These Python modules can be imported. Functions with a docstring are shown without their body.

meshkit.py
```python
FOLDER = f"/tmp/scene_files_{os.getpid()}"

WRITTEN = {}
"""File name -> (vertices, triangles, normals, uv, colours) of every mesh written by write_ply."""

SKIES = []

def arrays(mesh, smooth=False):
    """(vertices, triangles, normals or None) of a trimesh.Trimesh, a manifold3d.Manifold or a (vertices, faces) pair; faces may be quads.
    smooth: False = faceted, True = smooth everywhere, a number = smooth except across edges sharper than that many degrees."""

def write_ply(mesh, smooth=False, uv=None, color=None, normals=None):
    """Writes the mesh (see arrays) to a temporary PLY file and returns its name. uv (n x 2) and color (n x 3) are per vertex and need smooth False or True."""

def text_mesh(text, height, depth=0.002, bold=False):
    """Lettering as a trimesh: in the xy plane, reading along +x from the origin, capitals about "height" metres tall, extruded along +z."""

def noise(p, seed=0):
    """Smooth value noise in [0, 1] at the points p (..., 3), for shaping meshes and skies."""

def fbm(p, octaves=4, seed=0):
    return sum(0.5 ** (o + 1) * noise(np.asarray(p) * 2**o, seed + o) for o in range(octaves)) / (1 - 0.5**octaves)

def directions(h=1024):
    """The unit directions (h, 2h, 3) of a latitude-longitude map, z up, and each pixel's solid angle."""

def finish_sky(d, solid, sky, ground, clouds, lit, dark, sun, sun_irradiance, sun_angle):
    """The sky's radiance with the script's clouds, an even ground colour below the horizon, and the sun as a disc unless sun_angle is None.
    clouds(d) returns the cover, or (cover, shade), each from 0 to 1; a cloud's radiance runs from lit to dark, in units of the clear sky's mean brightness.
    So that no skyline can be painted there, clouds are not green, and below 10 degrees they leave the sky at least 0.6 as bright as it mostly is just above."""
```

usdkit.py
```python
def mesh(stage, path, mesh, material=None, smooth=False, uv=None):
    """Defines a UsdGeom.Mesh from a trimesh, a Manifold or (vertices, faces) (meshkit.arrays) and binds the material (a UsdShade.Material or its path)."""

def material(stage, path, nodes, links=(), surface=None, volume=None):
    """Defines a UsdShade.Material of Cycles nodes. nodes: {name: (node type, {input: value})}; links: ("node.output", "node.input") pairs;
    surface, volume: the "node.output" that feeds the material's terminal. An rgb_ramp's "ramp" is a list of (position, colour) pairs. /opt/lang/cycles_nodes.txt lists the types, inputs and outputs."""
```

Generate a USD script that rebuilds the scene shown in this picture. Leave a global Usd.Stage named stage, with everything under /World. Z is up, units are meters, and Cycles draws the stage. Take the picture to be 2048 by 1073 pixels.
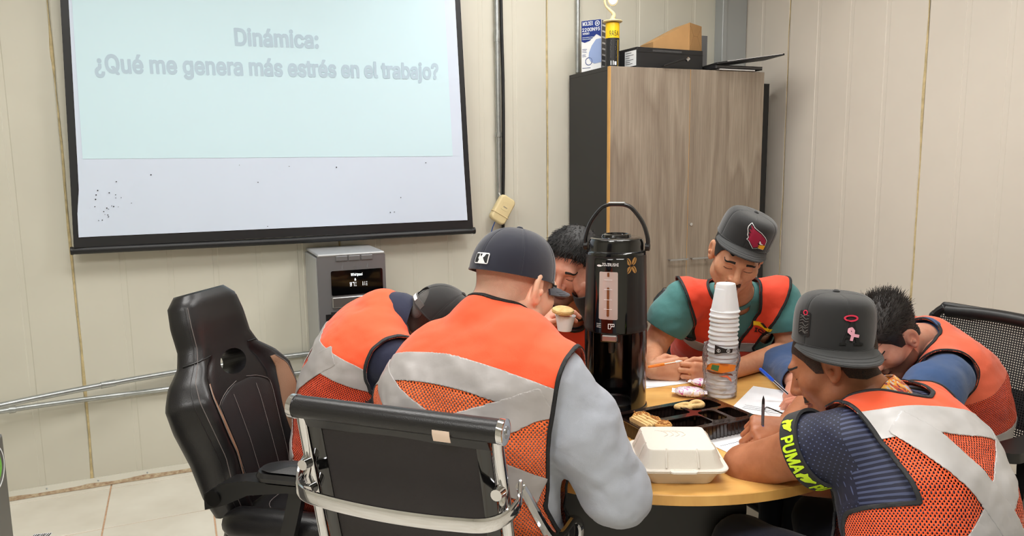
import math, random, numpy as np, trimesh, manifold3d, usdkit, meshkit
from pxr import Usd, UsdGeom, UsdLux, UsdShade, Gf, Sdf, Vt
from shapely.geometry import Polygon, Point, LineString, box as sbox
from shapely import affinity, union_all

stage = Usd.Stage.CreateInMemory()
UsdGeom.SetStageUpAxis(stage, UsdGeom.Tokens.z); UsdGeom.SetStageMetersPerUnit(stage, 1.0)
UsdGeom.Xform.Define(stage, '/World'); UsdGeom.Scope.Define(stage, '/World/Looks')
random.seed(7); RNG = np.random.default_rng(7)
V = lambda *a: np.array(a, float)
nrm = lambda v: np.asarray(v, float)/max(np.linalg.norm(v), 1e-12)

# ---------------------------------------------------------------- camera
FPX = 1500.0; TH = math.atan((536.5-323)/FPX); RL = 0.011
EYE = V(0, 0, 1.5); FW = V(0, math.cos(TH), -math.sin(TH)); _u = V(0, math.sin(TH), math.cos(TH)); _r = V(1, 0, 0)
CR = _r*math.cos(RL)-_u*math.sin(RL); CU = _u*math.cos(RL)+_r*math.sin(RL)
cam = UsdGeom.Camera.Define(stage, '/World/camera')
cam.AddTransformOp().Set(Gf.Matrix4d(*CR, 0, *CU, 0, *(-FW), 0, *EYE, 1))
cam.CreateHorizontalApertureAttr(36.0); cam.CreateVerticalApertureAttr(36.0*1073/2048); cam.CreateFocalLengthAttr(36.0*FPX/2048)
cam.CreateClippingRangeAttr(Gf.Vec2f(0.05, 60)); cam.CreateExposureAttr(0.0)
# ---------------------------------------------------------------- lights: ceiling panels (built below as fittings), a warm one on the right
LIGHTS = [  # x, y, power, colour
    (-1.0, 2.1, 8.5, (1.0, .985, .94)), (.8, 2.45, 10, (1.0, .98, .95)), (-1.25, -.2, 15, (1.0, .985, .95)), (.6, .1, 12.5, (1.0, .97, .93)), (.45, 3.5, 3, (1.0, .96, .91))]
CEIL = 2.95
for i, (x, y, p, c) in enumerate(LIGHTS):
    L = UsdLux.RectLight.Define(stage, '/World/ceiling_lamp' + ('_%03d' % i if i else ''))
    L.CreateWidthAttr(1.15); L.CreateHeightAttr(.55); L.CreateIntensityAttr(p); L.CreateColorAttr(Gf.Vec3f(*c))
    L.AddTranslateOp().Set(Gf.Vec3d(x, y, CEIL-.03))
dome = UsdLux.DomeLight.Define(stage, '/World/sky_dome'); dome.CreateIntensityAttr(.05)

def ray(px, py): return FW+CR*(px-1024)/FPX-CU*(py-536.5)/FPX
def at(px, py, Y): d = ray(px, py); return EYE+d*Y/d[1]
def atz(px, py, z): d = ray(px, py); return EYE+d*(z-1.5)/d[2]
def onp(px, py, p0, n): d = ray(px, py); return EYE+d*((np.asarray(p0)-EYE)@n/(d@n))
def pj(p): d = np.asarray(p, float)-EYE; return np.stack([1024+FPX*(d@CR)/(d@FW), 536.5-FPX*(d@CU)/(d@FW)], -1)

# ---------------------------------------------------------------- prims
LOC = {}; COUNT = {}
def numbered(parent, name):
    k = (parent, name); n = COUNT.get(k, 0); COUNT[k] = n+1
    return f'{parent}/{name}' + (f'_{n:03d}' if n else '')
def tags(prim, label=None, cat=None, group=None, kind=None):
    for k, v in (('label', label), ('category', cat), ('group', group), ('kind', kind)):
        if v: prim.SetCustomDataByKey(k, v)
def thing(name, label, cat, loc=(0, 0, 0), group=None, kind=None):
    p = numbered('/World', name); x = UsdGeom.Xform.Define(stage, p); x.AddTranslateOp().Set(Gf.Vec3d(*map(float, loc)))
    LOC[p] = np.asarray(loc, float); tags(x.GetPrim(), label, cat, group, kind); return p
def ob(name, mesh, mat, parent=None, smooth=35, uv=None, label=None, cat=None, group=None, kind=None):
    v, f = (np.asarray(mesh.vertices, float), np.asarray(mesh.faces)) if hasattr(mesh, 'faces') else (np.asarray(mesh[0], float), np.asarray(mesh[1]))
    p = numbered(parent or '/World', name)
    if parent is None: loc = np.array([*(v.min(0)+v.max(0))[:2]/2, v[:, 2].min()])
    else: loc = LOC[parent]
    if uv is not None: smooth = True
    m = usdkit.mesh(stage, p, (v-loc, f), MATS[mat], smooth=smooth, uv=uv)
    LOC[p] = loc
    if parent is None: m.AddTranslateOp().Set(Gf.Vec3d(*map(float, loc)))
    tags(m.GetPrim(), label, cat, group, kind); return p
def curves(name, lines, width, mat, parent, tip=.3):
    p = numbered(parent, name); loc = LOC[parent]; c = UsdGeom.BasisCurves.Define(stage, p)
    c.CreateTypeAttr('linear'); c.CreateCurveVertexCountsAttr([len(l) for l in lines])
    c.CreatePointsAttr(Vt.Vec3fArray.FromNumpy((np.vstack(lines)-loc).astype(np.float32)))
    w = np.concatenate([width*np.linspace(1, tip, len(l)) for l in lines]); c.CreateWidthsAttr(Vt.FloatArray.FromNumpy(w.astype(np.float32))); c.SetWidthsInterpolation('vertex')
    UsdShade.MaterialBindingAPI.Apply(c.GetPrim()).Bind(MATS[mat]); return p

# ---------------------------------------------------------------- materials
MATS = {}
def lin(c): c = np.asarray(c, float)/255; return np.where(c <= .04045, c/12.92, ((c+.055)/1.055)**2.4)
def M(name, rgb, rough=.5, metal=0., var=.0, vs=8., vstretch=(1, 1, 1), bump=0., bs=150., bstretch=(1, 1, 1), rgb2=None, detail=4., **kw):
    """plain principled material: rgb in sRGB 0-255, optional mottling between two tones and a fine noise bump, in object space"""
    c = lin(rgb); n = {'p': ('principled_bsdf', {'base_color': tuple(c), 'roughness': rough, 'metallic': metal, **kw}), 't': ('texture_coordinate', {})}; l = []
    if var or rgb2 is not None:
        c2 = lin(rgb2) if rgb2 is not None else c*(1-var); c1 = c if rgb2 is not None else np.clip(c*(1+var), 0, 1)
        n |= {'vm': ('mapping', {'scale': tuple(vs*np.array(vstretch))}), 'vn': ('noise_texture', {'scale': 1., 'detail': detail, 'roughness': .55}), 'vr': ('rgb_ramp', {'ramp': [(.3, tuple(c2)), (.7, tuple(c1))]})}
        l += [('t.object', 'vm.vector'), ('vm.vector', 'vn.vector'), ('vn.fac', 'vr.fac'), ('vr.color', 'p.base_color')]
    if bump:
        n |= {'bm': ('mapping', {'scale': tuple(bs*np.array(bstretch))}), 'bn': ('noise_texture', {'scale': 1., 'detail': 3.}), 'b': ('bump', {'strength': bump, 'distance': .004})}
        l += [('t.object', 'bm.vector'), ('bm.vector', 'bn.vector'), ('bn.fac', 'b.height'), ('b.normal', 'p.normal')]
    MATS[name] = usdkit.material(stage, '/World/Looks/'+name, n, l, 'p.BSDF'); return name
def MN(name, nodes, links, surface='p.BSDF'):
    MATS[name] = usdkit.material(stage, '/World/Looks/'+name, nodes, links, surface); return name

# ---------------------------------------------------------------- mesh tools
cat_ = trimesh.util.concatenate
def TM(v, f): 
    f = np.asarray(f)
    if f.shape[1] == 4: f = np.vstack([f[:, [0, 1, 2]], f[:, [0, 2, 3]]])
    return trimesh.Trimesh(np.asarray(v, float), f, process=False)
def frame(o, x, y, z): 
    T = np.eye(4); T[:3, 0] = x; T[:3, 1] = y; T[:3, 2] = z; T[:3, 3] = o; return T
def yawf(o, deg): a = math.radians(deg); return frame(o, V(math.cos(a), math.sin(a), 0), V(-math.sin(a), math.cos(a), 0), V(0, 0, 1))
def ap(m, T): m = m.copy(); m.apply_transform(T); return m
def tr(T, p): return np.asarray(p, float)@T[:3, :3].T+T[:3, 3]
def box(x0, x1, y0, y1, z0, z1, T=None, b=0.):
    """box with bevelled edges b"""
    if b > 0:
        pts = []
        for sx in (0, 1):
            for sy in (0, 1):
                for sz in (0, 1):
                    c = V((x0, x1)[sx], (y0, y1)[sy], (z0, z1)[sz]); s = V(1-2*sx, 1-2*sy, 1-2*sz)*b
                    for k in range(3):
                        d = s.copy(); d[k] = 0; pts.append(c+d)
                    pts.append(c+s*.42)
        m = trimesh.Trimesh(np.array(pts)).convex_hull
    else:
        m = trimesh.creation.box((x1-x0, y1-y0, z1-z0)); m.apply_translation(((x0+x1)/2, (y0+y1)/2, (z0+z1)/2))
    return m if T is None else ap(m, T)
def tube(pts, r, n=10, cap=True, up=None):
    """swept round tube; r a number or one per point"""
    P = np.asarray(pts, float); r = np.broadcast_to(r, len(P)); t = np.gradient(P, axis=0); t /= np.linalg.norm(t, axis=1, keepdims=True)+1e-12
    u = V(0, 0, 1) if abs(t[0, 2]) < .9 else V(1, 0, 0); vs = []
    a = np.linspace(0, 2*math.pi, n, endpoint=False); u = nrm(u-t[0]*(u@t[0]))
    for i in range(len(P)):
        u = nrm(u-t[i]*(u@t[i])); w = np.cross(t[i], u); vs.append(P[i]+r[i]*(np.cos(a)[:, None]*u+np.sin(a)[:, None]*w))
    return loft(vs, cap)
def loft(loops, cap=True, close=False):
    k, n = len(loops), len(loops[0]); v = np.vstack(loops); f = []
    i = np.arange(n); j = (i+1) % n
    for a in range(k-1+close):
        b = (a+1) % k; f.append(np.stack([a*n+i, a*n+j, b*n+j, b*n+i], 1))
    f = np.vstack(f); f = np.vstack([f[:, [0, 1, 2]], f[:, [0, 2, 3]]])
    if cap and not close:
        v = np.vstack([v, loops[0].mean(0), loops[-1].mean(0)]); c0, c1 = len(v)-2, len(v)-1
        f = np.vstack([f, np.stack([np.full(n, c0), j, i], 1), np.stack([np.full(n, c1), (k-1)*n+i, (k-1)*n+j], 1)])
    m = trimesh.Trimesh(v, f, process=False)
    if m.volume < 0: m.invert()
    return m
def lathe(prof, n=32, T=None, cap=True):
    a = np.linspace(0, 2*math.pi, n, endpoint=False)
    m = loft([np.stack([r*np.cos(a), r*np.sin(a), np.full(n, z)], 1) for r, z in prof], cap)
    return m if T is None else ap(m, T)
def prism(poly, z0, z1, T=None):
    gs = [g for g in getattr(poly, 'geoms', [poly]) if g.area > 1e-9]
    m = cat_([trimesh.creation.extrude_polygon(g, z1-z0, engine='earcut') for g in gs]); m.apply_translation((0, 0, z0))
    return m if T is None else ap(m, T)
def spline(pts, n=24):
    """Catmull-Rom through the points"""
    P = np.asarray(pts, float); P = np.vstack([2*P[0]-P[1], P, 2*P[-1]-P[-2]]); out = []
    k = len(P)-3
    for t in np.linspace(0, k, n):
        i = min(int(t), k-1); u = t-i; a, b, c, d = P[i:i+4]
        out.append(.5*((2*b)+(c-a)*u+(2*a-5*b+4*c-d)*u*u+(3*b-a-3*c+d)*u**3))
    return np.array(out)
def rrect(w, h, r, cx=0, cy=0): return sbox(cx-w/2+r, cy-h/2+r, cx+w/2-r, cy+h/2-r).buffer(r, 6)
def text(s, height, depth, T, width=None, bold=False, center=True):
    m = meshkit.text_mesh(s, height, depth, bold); b = m.bounds
    m.apply_translation((-(b[0, 0]+b[1, 0])/2 if center else -b[0, 0], 0, 0))
    if width: m.apply_scale([width/(b[1, 0]-b[0, 0]), 1, 1])
    return ap(m, T)
def cut(v, f, val, extra=None):
    """the part of a triangle mesh where val > 0, cut cleanly along val = 0; extra: arrays carried along"""
    f = np.asarray(f); s = val[f] > 0; k = s.sum(1); ex = extra or []
    out = [f[k == 3]]; nv, base = [], len(v); mixed = f[(k == 1) | (k == 2)]
    if len(mixed):
        sm = val[mixed] > 0; odd = np.where(sm.sum(1) == 1, sm.argmax(1), (~sm).argmax(1)); r = np.arange(len(mixed))
        a, b, c = mixed[r, odd], mixed[r, (odd+1) % 3], mixed[r, (odd+2) % 3]
        keys = np.vstack([np.sort(np.stack([a, b], 1), 1), np.sort(np.stack([a, c], 1), 1)]); uk, inv = np.unique(keys, axis=0, return_inverse=True); inv = inv.ravel()
        t = (val[uk[:, 0]]/(val[uk[:, 0]]-val[uk[:, 1]]))[:, None]
        mix = lambda x: np.concatenate([x, x[uk[:, 0]]*(1-(t if x.ndim > 1 else t[:, 0]))+x[uk[:, 1]]*(t if x.ndim > 1 else t[:, 0])])
        v2 = mix(v); ex = [mix(e) for e in ex]; ab, ac = base+inv[:len(mixed)], base+inv[len(mixed):]; one = sm.sum(1) == 1
        out += [np.stack([a, ab, ac], 1)[one], np.stack([ab, b, c], 1)[~one], np.stack([ab, c, ac], 1)[~one]]
        v = v2
    f = np.vstack(out); use = np.unique(f); m = np.zeros(len(v), int); m[use] = np.arange(len(use))
    return v[use], m[f], [e[use] for e in ex]
def vnormals(v, f):
    n = np.zeros_like(v); c = np.cross(v[f[:, 1]]-v[f[:, 0]], v[f[:, 2]]-v[f[:, 0]])
    for k in range(3): np.add.at(n, f[:, k], c)
    return n/(np.linalg.norm(n, axis=1, keepdims=True)+1e-12)
def solid(v, f, t, n=None):
    """gives a sheet the thickness t, inwards"""
    n = vnormals(v, f) if n is None else n; k = len(v)
    e = np.vstack([f[:, [0, 1]], f[:, [1, 2]], f[:, [2, 0]]]); key = np.sort(e, 1); _, inv, cnt = np.unique(key, axis=0, return_inverse=True, return_counts=True); b = e[cnt[inv.ravel()] == 1]
    return np.vstack([v, v-n*t]), np.vstack([f, f[:, ::-1]+k, np.stack([b[:, 0], b[:, 0]+k, b[:, 1]], 1)[:, ::1], np.stack([b[:, 1], b[:, 0]+k, b[:, 1]+k], 1)])

# ---------------------------------------------------------------- signed distance fields and surface nets
def cone(a, b, ra, rb):
    a, b = np.asarray(a, float), np.asarray(b, float); ab = b-a; L = max(ab@ab, 1e-12)
    def f(p):
        q = p-a; t = np.clip(q@ab/L, 0, 1); return np.linalg.norm(q-t[:, None]*ab, axis=1)-(ra+(rb-ra)*t)
    return f
def ell(c, r, R=None):
    c, r = np.asarray(c, float), np.asarray(r, float)
    def f(p):
        q = p-c
        if R is not None: q = q@R
        k0 = np.linalg.norm(q/r, axis=1); k1 = np.linalg.norm(q/r**2, axis=1); return k0*(k0-1)/np.maximum(k1, 1e-9)
    return f
def smin(a, b, k): h = np.clip(.5+.5*(b-a)/k, 0, 1); return b+(a-b)*h-k*h*(1-h)
def un(fs, k):
    def f(p):
        d = fs[0](p)
        for g in fs[1:]: d = smin(d, g(p), k)
        return d
    return f
def off(g, r): return lambda p: g(p)-r
def nets(fn, lo, hi, h):
    """surface of fn = 0 as triangles; only blocks near the surface are sampled finely"""
    B = 4; lo = np.asarray(lo, float); n = np.ceil((np.asarray(hi)-lo)/(h*B)).astype(int)+1
    ci = np.stack(np.meshgrid(*[np.arange(x) for x in n], indexing='ij'), -1); cc = lo+(ci+.5)*h*B-.5*h
    dc = fn(cc.reshape(-1, 3)).reshape(n); act = np.argwhere(np.abs(dc) < h*B*1.25)
    D = np.repeat(np.repeat(np.repeat(dc, B, 0), B, 1), B, 2).astype(np.float32)
    o = np.stack(np.meshgrid(*[np.arange(B)]*3, indexing='ij'), -1).reshape(-1, 3)
    idx = (act[:, None]*B+o).reshape(-1, 3); D[tuple(idx.T)] = fn(lo+idx*h)
    S = D < 0; c = [S[tuple(slice(x, s-1+x) for x, s in zip(k, S.shape))] for k in np.ndindex(2, 2, 2)]
    cnt = sum(x.astype(np.int8) for x in c); cells = np.argwhere((cnt > 0) & (cnt < 8)); num = np.full(cnt.shape, -1, np.int32); num[tuple(cells.T)] = np.arange(len(cells))
    acc = np.zeros((len(cells), 3)); w = np.zeros(len(cells))
    for k in np.ndindex(2, 2, 2):
        for ax in range(3):
            if k[ax]: continue
            k2 = list(k); k2[ax] = 1; a = D[tuple((cells+k).T)]; b = D[tuple((cells+k2).T)]; m = (a < 0) != (b < 0)
            t = np.where(m, a/np.where(m, a-b, 1), 0); q = np.tile(np.array(k, float), (len(cells), 1)); q[:, ax] = t; acc[m] += q[m]; w[m] += 1
    v = lo+(cells+acc/w[:, None])*h; F = []
    for ax in range(3):
        s0 = [slice(1, -1)]*3; a = [slice(1, -1)]*3; a[ax] = slice(0, -1); b = [slice(1, -1)]*3; b[ax] = slice(1, None)
        A, Bb = S[tuple(a)], S[tuple(b)]; e = np.argwhere(A != Bb); sg = A[tuple(e.T)]
        e = e.copy(); 
        for q in range(3):
            if q != ax: e[:, q] += 1
        u, w2 = (ax+1) % 3, (ax+2) % 3; qs = []
        for du, dw in ((1, 1), (0, 1), (0, 0), (1, 0)):
            g = e.copy(); g[:, u] -= du; g[:, w2] -= dw; qs.append(num[tuple(g.T)])
        q = np.stack(qs, 1); q[~sg] = q[~sg][:, ::-1]; F.append(q)
    q = np.vstack(F); q = q[(q >= 0).all(1)]; f = np.vstack([q[:, [0, 1, 2]], q[:, [0, 2, 3]]])
    return v, f
def relax(v, f, it=2, lam=.5):
    e = np.unique(np.sort(np.vstack([f[:, [0, 1]], f[:, [1, 2]], f[:, [2, 0]]]), 1), axis=0); deg = np.bincount(e.ravel(), minlength=len(v))[:, None]
    for i in range(it):
        for l in (lam, -lam*1.04):
            s = np.zeros_like(v); np.add.at(s, e[:, 0], v[e[:, 1]]); np.add.at(s, e[:, 1], v[e[:, 0]]); v = v+l*(s/np.maximum(deg, 1)-v)
    return v
# ================================================================ materials
M('wall_paint', (212, 209, 195), .42, var=.04, vs=1.6, bump=.05, bs=60)
M('wall_paint_warm', (215, 207, 195), .42, var=.035, vs=1.6, bump=.05, bs=60)
M('ceiling_white', (225, 225, 220), .8)
M('sealant', (196, 178, 134), .6, var=.25, vs=25)
M('dirt', (150, 118, 92), .9, rgb2=(196, 180, 150), vs=55)
M('tile', (228, 224, 212), .28, rgb2=(210, 204, 190), vs=3.2, detail=6)
M('grout', (196, 160, 130), .9, var=.2, vs=30)
M('steel_grey', (172, 176, 177), .45, metal=.3)
M('galvanised', (176, 180, 180), .33, metal=.85, var=.1, vs=40)
M('cable_black', (24, 25, 27), .5)
M('cable_blue', (70, 110, 190), .5)
M('black_plastic', (22, 22, 23), .38)
M('black_satin', (30, 30, 32), .5)
M('black_gloss', (8, 8, 9), .06, coat_weight=.5)
M('chrome', (215, 215, 218), .07, metal=1.)
M('brushed', (178, 178, 178), .28, metal=.9, bump=.04, bs=900, bstretch=(.03, 1, 1))
M('white_plastic', (240, 240, 238), .35)
M('cream_plastic', (226, 208, 160), .4)
M('screen_black', (26, 27, 30), .45)
M('screen_white', (212, 224, 242), .75, var=.01, vs=2)
MN('slide', {'p': ('principled_bsdf', {'base_color': tuple(lin((204, 230, 240))), 'roughness': .8, 'emission_color': (.75, .95, 1.), 'emission_strength': .04})}, [])
MN('slide_text', {'p': ('principled_bsdf', {'base_color': tuple(lin((180, 201, 216))), 'roughness': .8, 'emission_color': (.7, .9, 1.), 'emission_strength': .03})}, [])
M('speck', (60, 60, 66), .8)
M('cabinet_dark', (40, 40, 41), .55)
def wood(name, a, b, scale, rough, ring=7., stretch=.06):
    """grain running along the object's z axis"""
    MN(name, {'t': ('texture_coordinate', {}), 'm': ('mapping', {'scale': (scale, scale, scale*stretch)}), 'n': ('noise_texture', {'scale': .55, 'detail': 3., 'roughness': .55, 'distortion': .35}),
        'k': ('math', {'math_type': 'multiply', 'value2': ring}), 'f': ('math', {'math_type': 'fraction'}), 'r': ('rgb_ramp', {'ramp': [(0, tuple(lin(a))), (.75, tuple(lin(b))), (1., tuple(lin(a)))]}),
        'm2': ('mapping', {'scale': (scale*28, scale*28, scale*.7)}), 'n2': ('noise_texture', {'scale': 1., 'detail': 4., 'roughness': .7}), 'r2': ('rgb_ramp', {'ramp': [(.3, (.62, .6, .58)), (.62, (1, 1, 1))]}),
        'x': ('mix', {'mix_type': 'multiply', 'fac': .75}), 'p': ('principled_bsdf', {'roughness': rough}), 'b': ('bump', {'strength': .12, 'distance': .002})},
       [('t.object', 'm.vector'), ('m.vector', 'n.vector'), ('n.fac', 'k.value1'), ('k.value', 'f.value1'), ('f.value', 'r.fac'), ('t.object', 'm2.vector'), ('m2.vector', 'n2.vector'), ('n2.fac', 'r2.fac'),
        ('r.color', 'x.color1'), ('r2.color', 'x.color2'), ('x.color', 'p.base_color'), ('n2.fac', 'b.height'), ('b.normal', 'p.normal')])
wood('cabinet_wood', (142, 128, 113), (163, 150, 134), 5.5, .5, ring=7., stretch=.16)
M('beech', (230, 182, 106), .3, rgb2=(216, 162, 88), vs=26, vstretch=(.09, 1, 1), bump=.03, bs=300, bstretch=(.04, 1, 1))
M('beech_edge', (222, 172, 96), .35, rgb2=(206, 154, 82), vs=20, vstretch=(1, 1, .3))
M('base_black', (27, 27, 28), .5)
M('cardboard', (178, 137, 88), .7, var=.06, vs=12)
M('cardboard_dark', (140, 103, 62), .7)
M('blue_print', (28, 52, 128), .4); M('pale_blue_print', (150, 170, 214), .5); M('white_print', (236, 238, 240), .4)
M('yellow_print', (243, 200, 22), .35); M('grey_print', (112, 113, 115), .45); M('red_print', (190, 34, 52), .45); M('black_print', (24, 24, 26), .45)
M('grey_card', (104, 104, 106), .5)
M('dispenser_grey', (134, 135, 138), .36, metal=.55)
M('dispenser_side', (178, 180, 182), .4, metal=.3)
MN('led', {'p': ('principled_bsdf', {'base_color': (.9, .95, 1), 'emission_color': (.92, .97, 1.), 'emission_strength': 1.6})}, [])
MN('lamp', {'p': ('emission', {'color': (1., .98, .95), 'strength': 6.})}, [], 'p.emission')

# ================================================================ room shell
WY = 24.0; E_ = V(math.cos(math.radians(WY)), math.sin(math.radians(WY)), 0); N_ = V(math.sin(math.radians(WY)), -math.cos(math.radians(WY)), 0)
O_ = V(-1.5021, 3.6032, 0); TW = frame(O_, E_, -N_, V(0, 0, 1)); SC = 3.24     # TW: x along the back wall, y negative into the room
DEP = 6.3; SL = -3.4
st = dict(kind='structure')
fl = ob('floor', box(SL-.1, SC+.1, -DEP-.1, .1, -.06, -.0035, TW), 'grout', None, **st)
for i in range(-8, 8):
    for j in range(-1, 15):
        x0, x1, y0, y1 = max(SL, -.035+.43*i), min(SC, -.035+.43*(i+1)), min(0, -.08-.43*(j-1)), max(-DEP, -.08-.43*j)
        if x1-x0 > .03 and y0-y1 > .03: ob('tile', box(x0+.003, x1-.003, y1+.003, y0-.003, -.02, RNG.uniform(-.0006, 0), TW, b=.002), 'tile', fl, smooth=False)
cl = ob('ceiling', box(SL-.1, SC+.1, -DEP-.1, .1, CEIL, CEIL+.08, TW), 'ceiling_white', None, **st)
def wall_panels(name, mat, T, x0, x1, seams, label=None):
    """insulated metal panels with shallow pressed ribs; local x along the wall, y=0 the face, -y the room"""
    w = ob(name, box(x0, x1, .012, .08, 0, CEIL, T), mat, None, smooth=False, **st)
    ss = sorted([x0]+[s for s in seams if x0 < s < x1]+[x1])
    for a, b in zip(ss[:-1], ss[1:]):
        a2, b2 = a+.002, b-.002; P = [(a2, .02), (a2, .004), (a2+.006, 0)]; k = max(1, round((b-a)/.2))
        for i in range(1, k):
            c = a+(b-a)*i/k; g = .0022 if i % 2 else .0014
            P += [(c-.014, 0), (c-.010, g), (c+.010, g), (c+.014, 0)]
        P += [(b2-.006, 0), (b2, .004), (b2, .02)]
        ob('wall_panel', prism(Polygon(P), 0, CEIL, T), mat, w, smooth=False)
    return w
wb = wall_panels('wall_back', 'wall_paint', TW, SL, SC, [-.543+1.209*k for k in range(-3, 4)])
TR = frame(O_+E_*SC, N_, E_, V(0, 0, 1))                                   # right wall: x from the corner into the room, y=0 face
wr = wall_panels('wall_right', 'wall_paint_warm', TR, 0, DEP, [1.332-.9, 1.332]+[1.332+1.209*k for k in range(1, 5)])
TLw = frame(O_+E_*SL+N_*DEP, -N_, -E_, V(0, 0, 1)); wall_panels('wall_left', 'wall_paint', TLw, 0, DEP, [1.2*k for k in range(1, 6)])
TFw = frame(O_+E_*SC+N_*DEP, -E_, N_, V(0, 0, 1)); wall_panels('wall_front', 'wall_paint', TFw, 0, SC-SL, [1.2*k for k in range(1, 6)])
def sealant(T, s, parent, seed, w=.005):
    r = np.random.default_rng(seed); z = np.linspace(.03, CEIL, 70); dx = (meshkit.fbm(np.stack([z*3, z*0+seed, z*0], 1), 3, seed)-.5)*.016; ww = w*(.35+1.3*meshkit.noise(np.stack([z*6, z*0+seed, z*0+3], 1), seed))
    loops = [np.array([[s+d-q, .001, h], [s+d-q*.6, -.002, h], [s+d+q*.6, -.002, h], [s+d+q, .001, h]]) for d, q, h in zip(dx, ww, z)]
    ob('sealant_bead', ap(loft(loops), T), 'sealant', parent, label='yellowed sealant along the panel joint')
for k, s in enumerate([-.543, .666, 1.875]): sealant(TW, s, wb, 3+k)
sealant(TR, 1.332, wr, 9); sealant(TR, .432, wr, 12, .0018)
# dirty floor joint along the walls
for nm, T, a, b in (('baseboard_back', TW, SL, SC), ('baseboard_right', TR, 0, DEP)):
    bb = ob(nm, prism(Polygon([(0, 0), (-.02, 0), (-.004, .034), (0, .034)]), a, b, T@frame(V(0, 0, 0), V(0, 1, 0), V(0, 0, 1), V(1, 0, 0))), 'wall_paint', None, smooth=False, **st)
    x = np.linspace(a, b, 240); h = .006+.012*meshkit.fbm(np.stack([x*9, x*0, x*0], 1), 4, 4)
    ob('dirt_line', ap(loft([np.array([[q, .0, .0], [q, -.03-.6*hh, .0008], [q, -.0215, .004], [q, -.021+.5*hh, hh], [q, .0, hh+.006]]) for q, hh in zip(x, h)]), T), 'dirt', bb)
    for q in np.arange(a+.15, b, .21): ob('screw', lathe([(.004, 0), (.004, .002), (.002, .003)], 8, T@frame(V(q, -.010, .022), V(1, 0, 0), V(0, .5, .86), V(0, -.86, .5))), 'galvanised', bb)
# steel corner column
ob('steel_column', cat_([box(3.045, SC-.004, -.075, -.0005, 0, CEIL, TW, b=.004), box(3.040, 3.075, -.084, -.066, 0, CEIL, TW, b=.003)]), 'steel_grey', None, smooth=False, label='grey steel column in the corner behind the tall cabinet', cat='column')
# ceiling light fittings
for i, (x, y, p, c) in enumerate(LIGHTS):
    t = thing('ceiling_light', ['rectangular ceiling light fitting above the projection screen', 'rectangular ceiling light fitting above the far side of the table', 'rectangular ceiling light fitting behind the camera on the left', 'rectangular ceiling light fitting behind the camera on the right', 'rectangular ceiling light fitting near the back wall left of the cabinet'][i], 'ceiling light', (x, y, CEIL))
    ob('frame', cat_([box(x-.61, x+.61, y-.31, y-.285, CEIL-.05, CEIL), box(x-.61, x+.61, y+.285, y+.31, CEIL-.05, CEIL), box(x-.61, x-.585, y-.285, y+.285, CEIL-.05, CEIL), box(x+.585, x+.61, y-.285, y+.285, CEIL-.05, CEIL)]), 'white_plastic', t, smooth=False)
    ob('diffuser', box(x-.585, x+.585, y-.285, y+.285, CEIL-.022, CEIL-.002), 'lamp', t, smooth=False)

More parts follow.
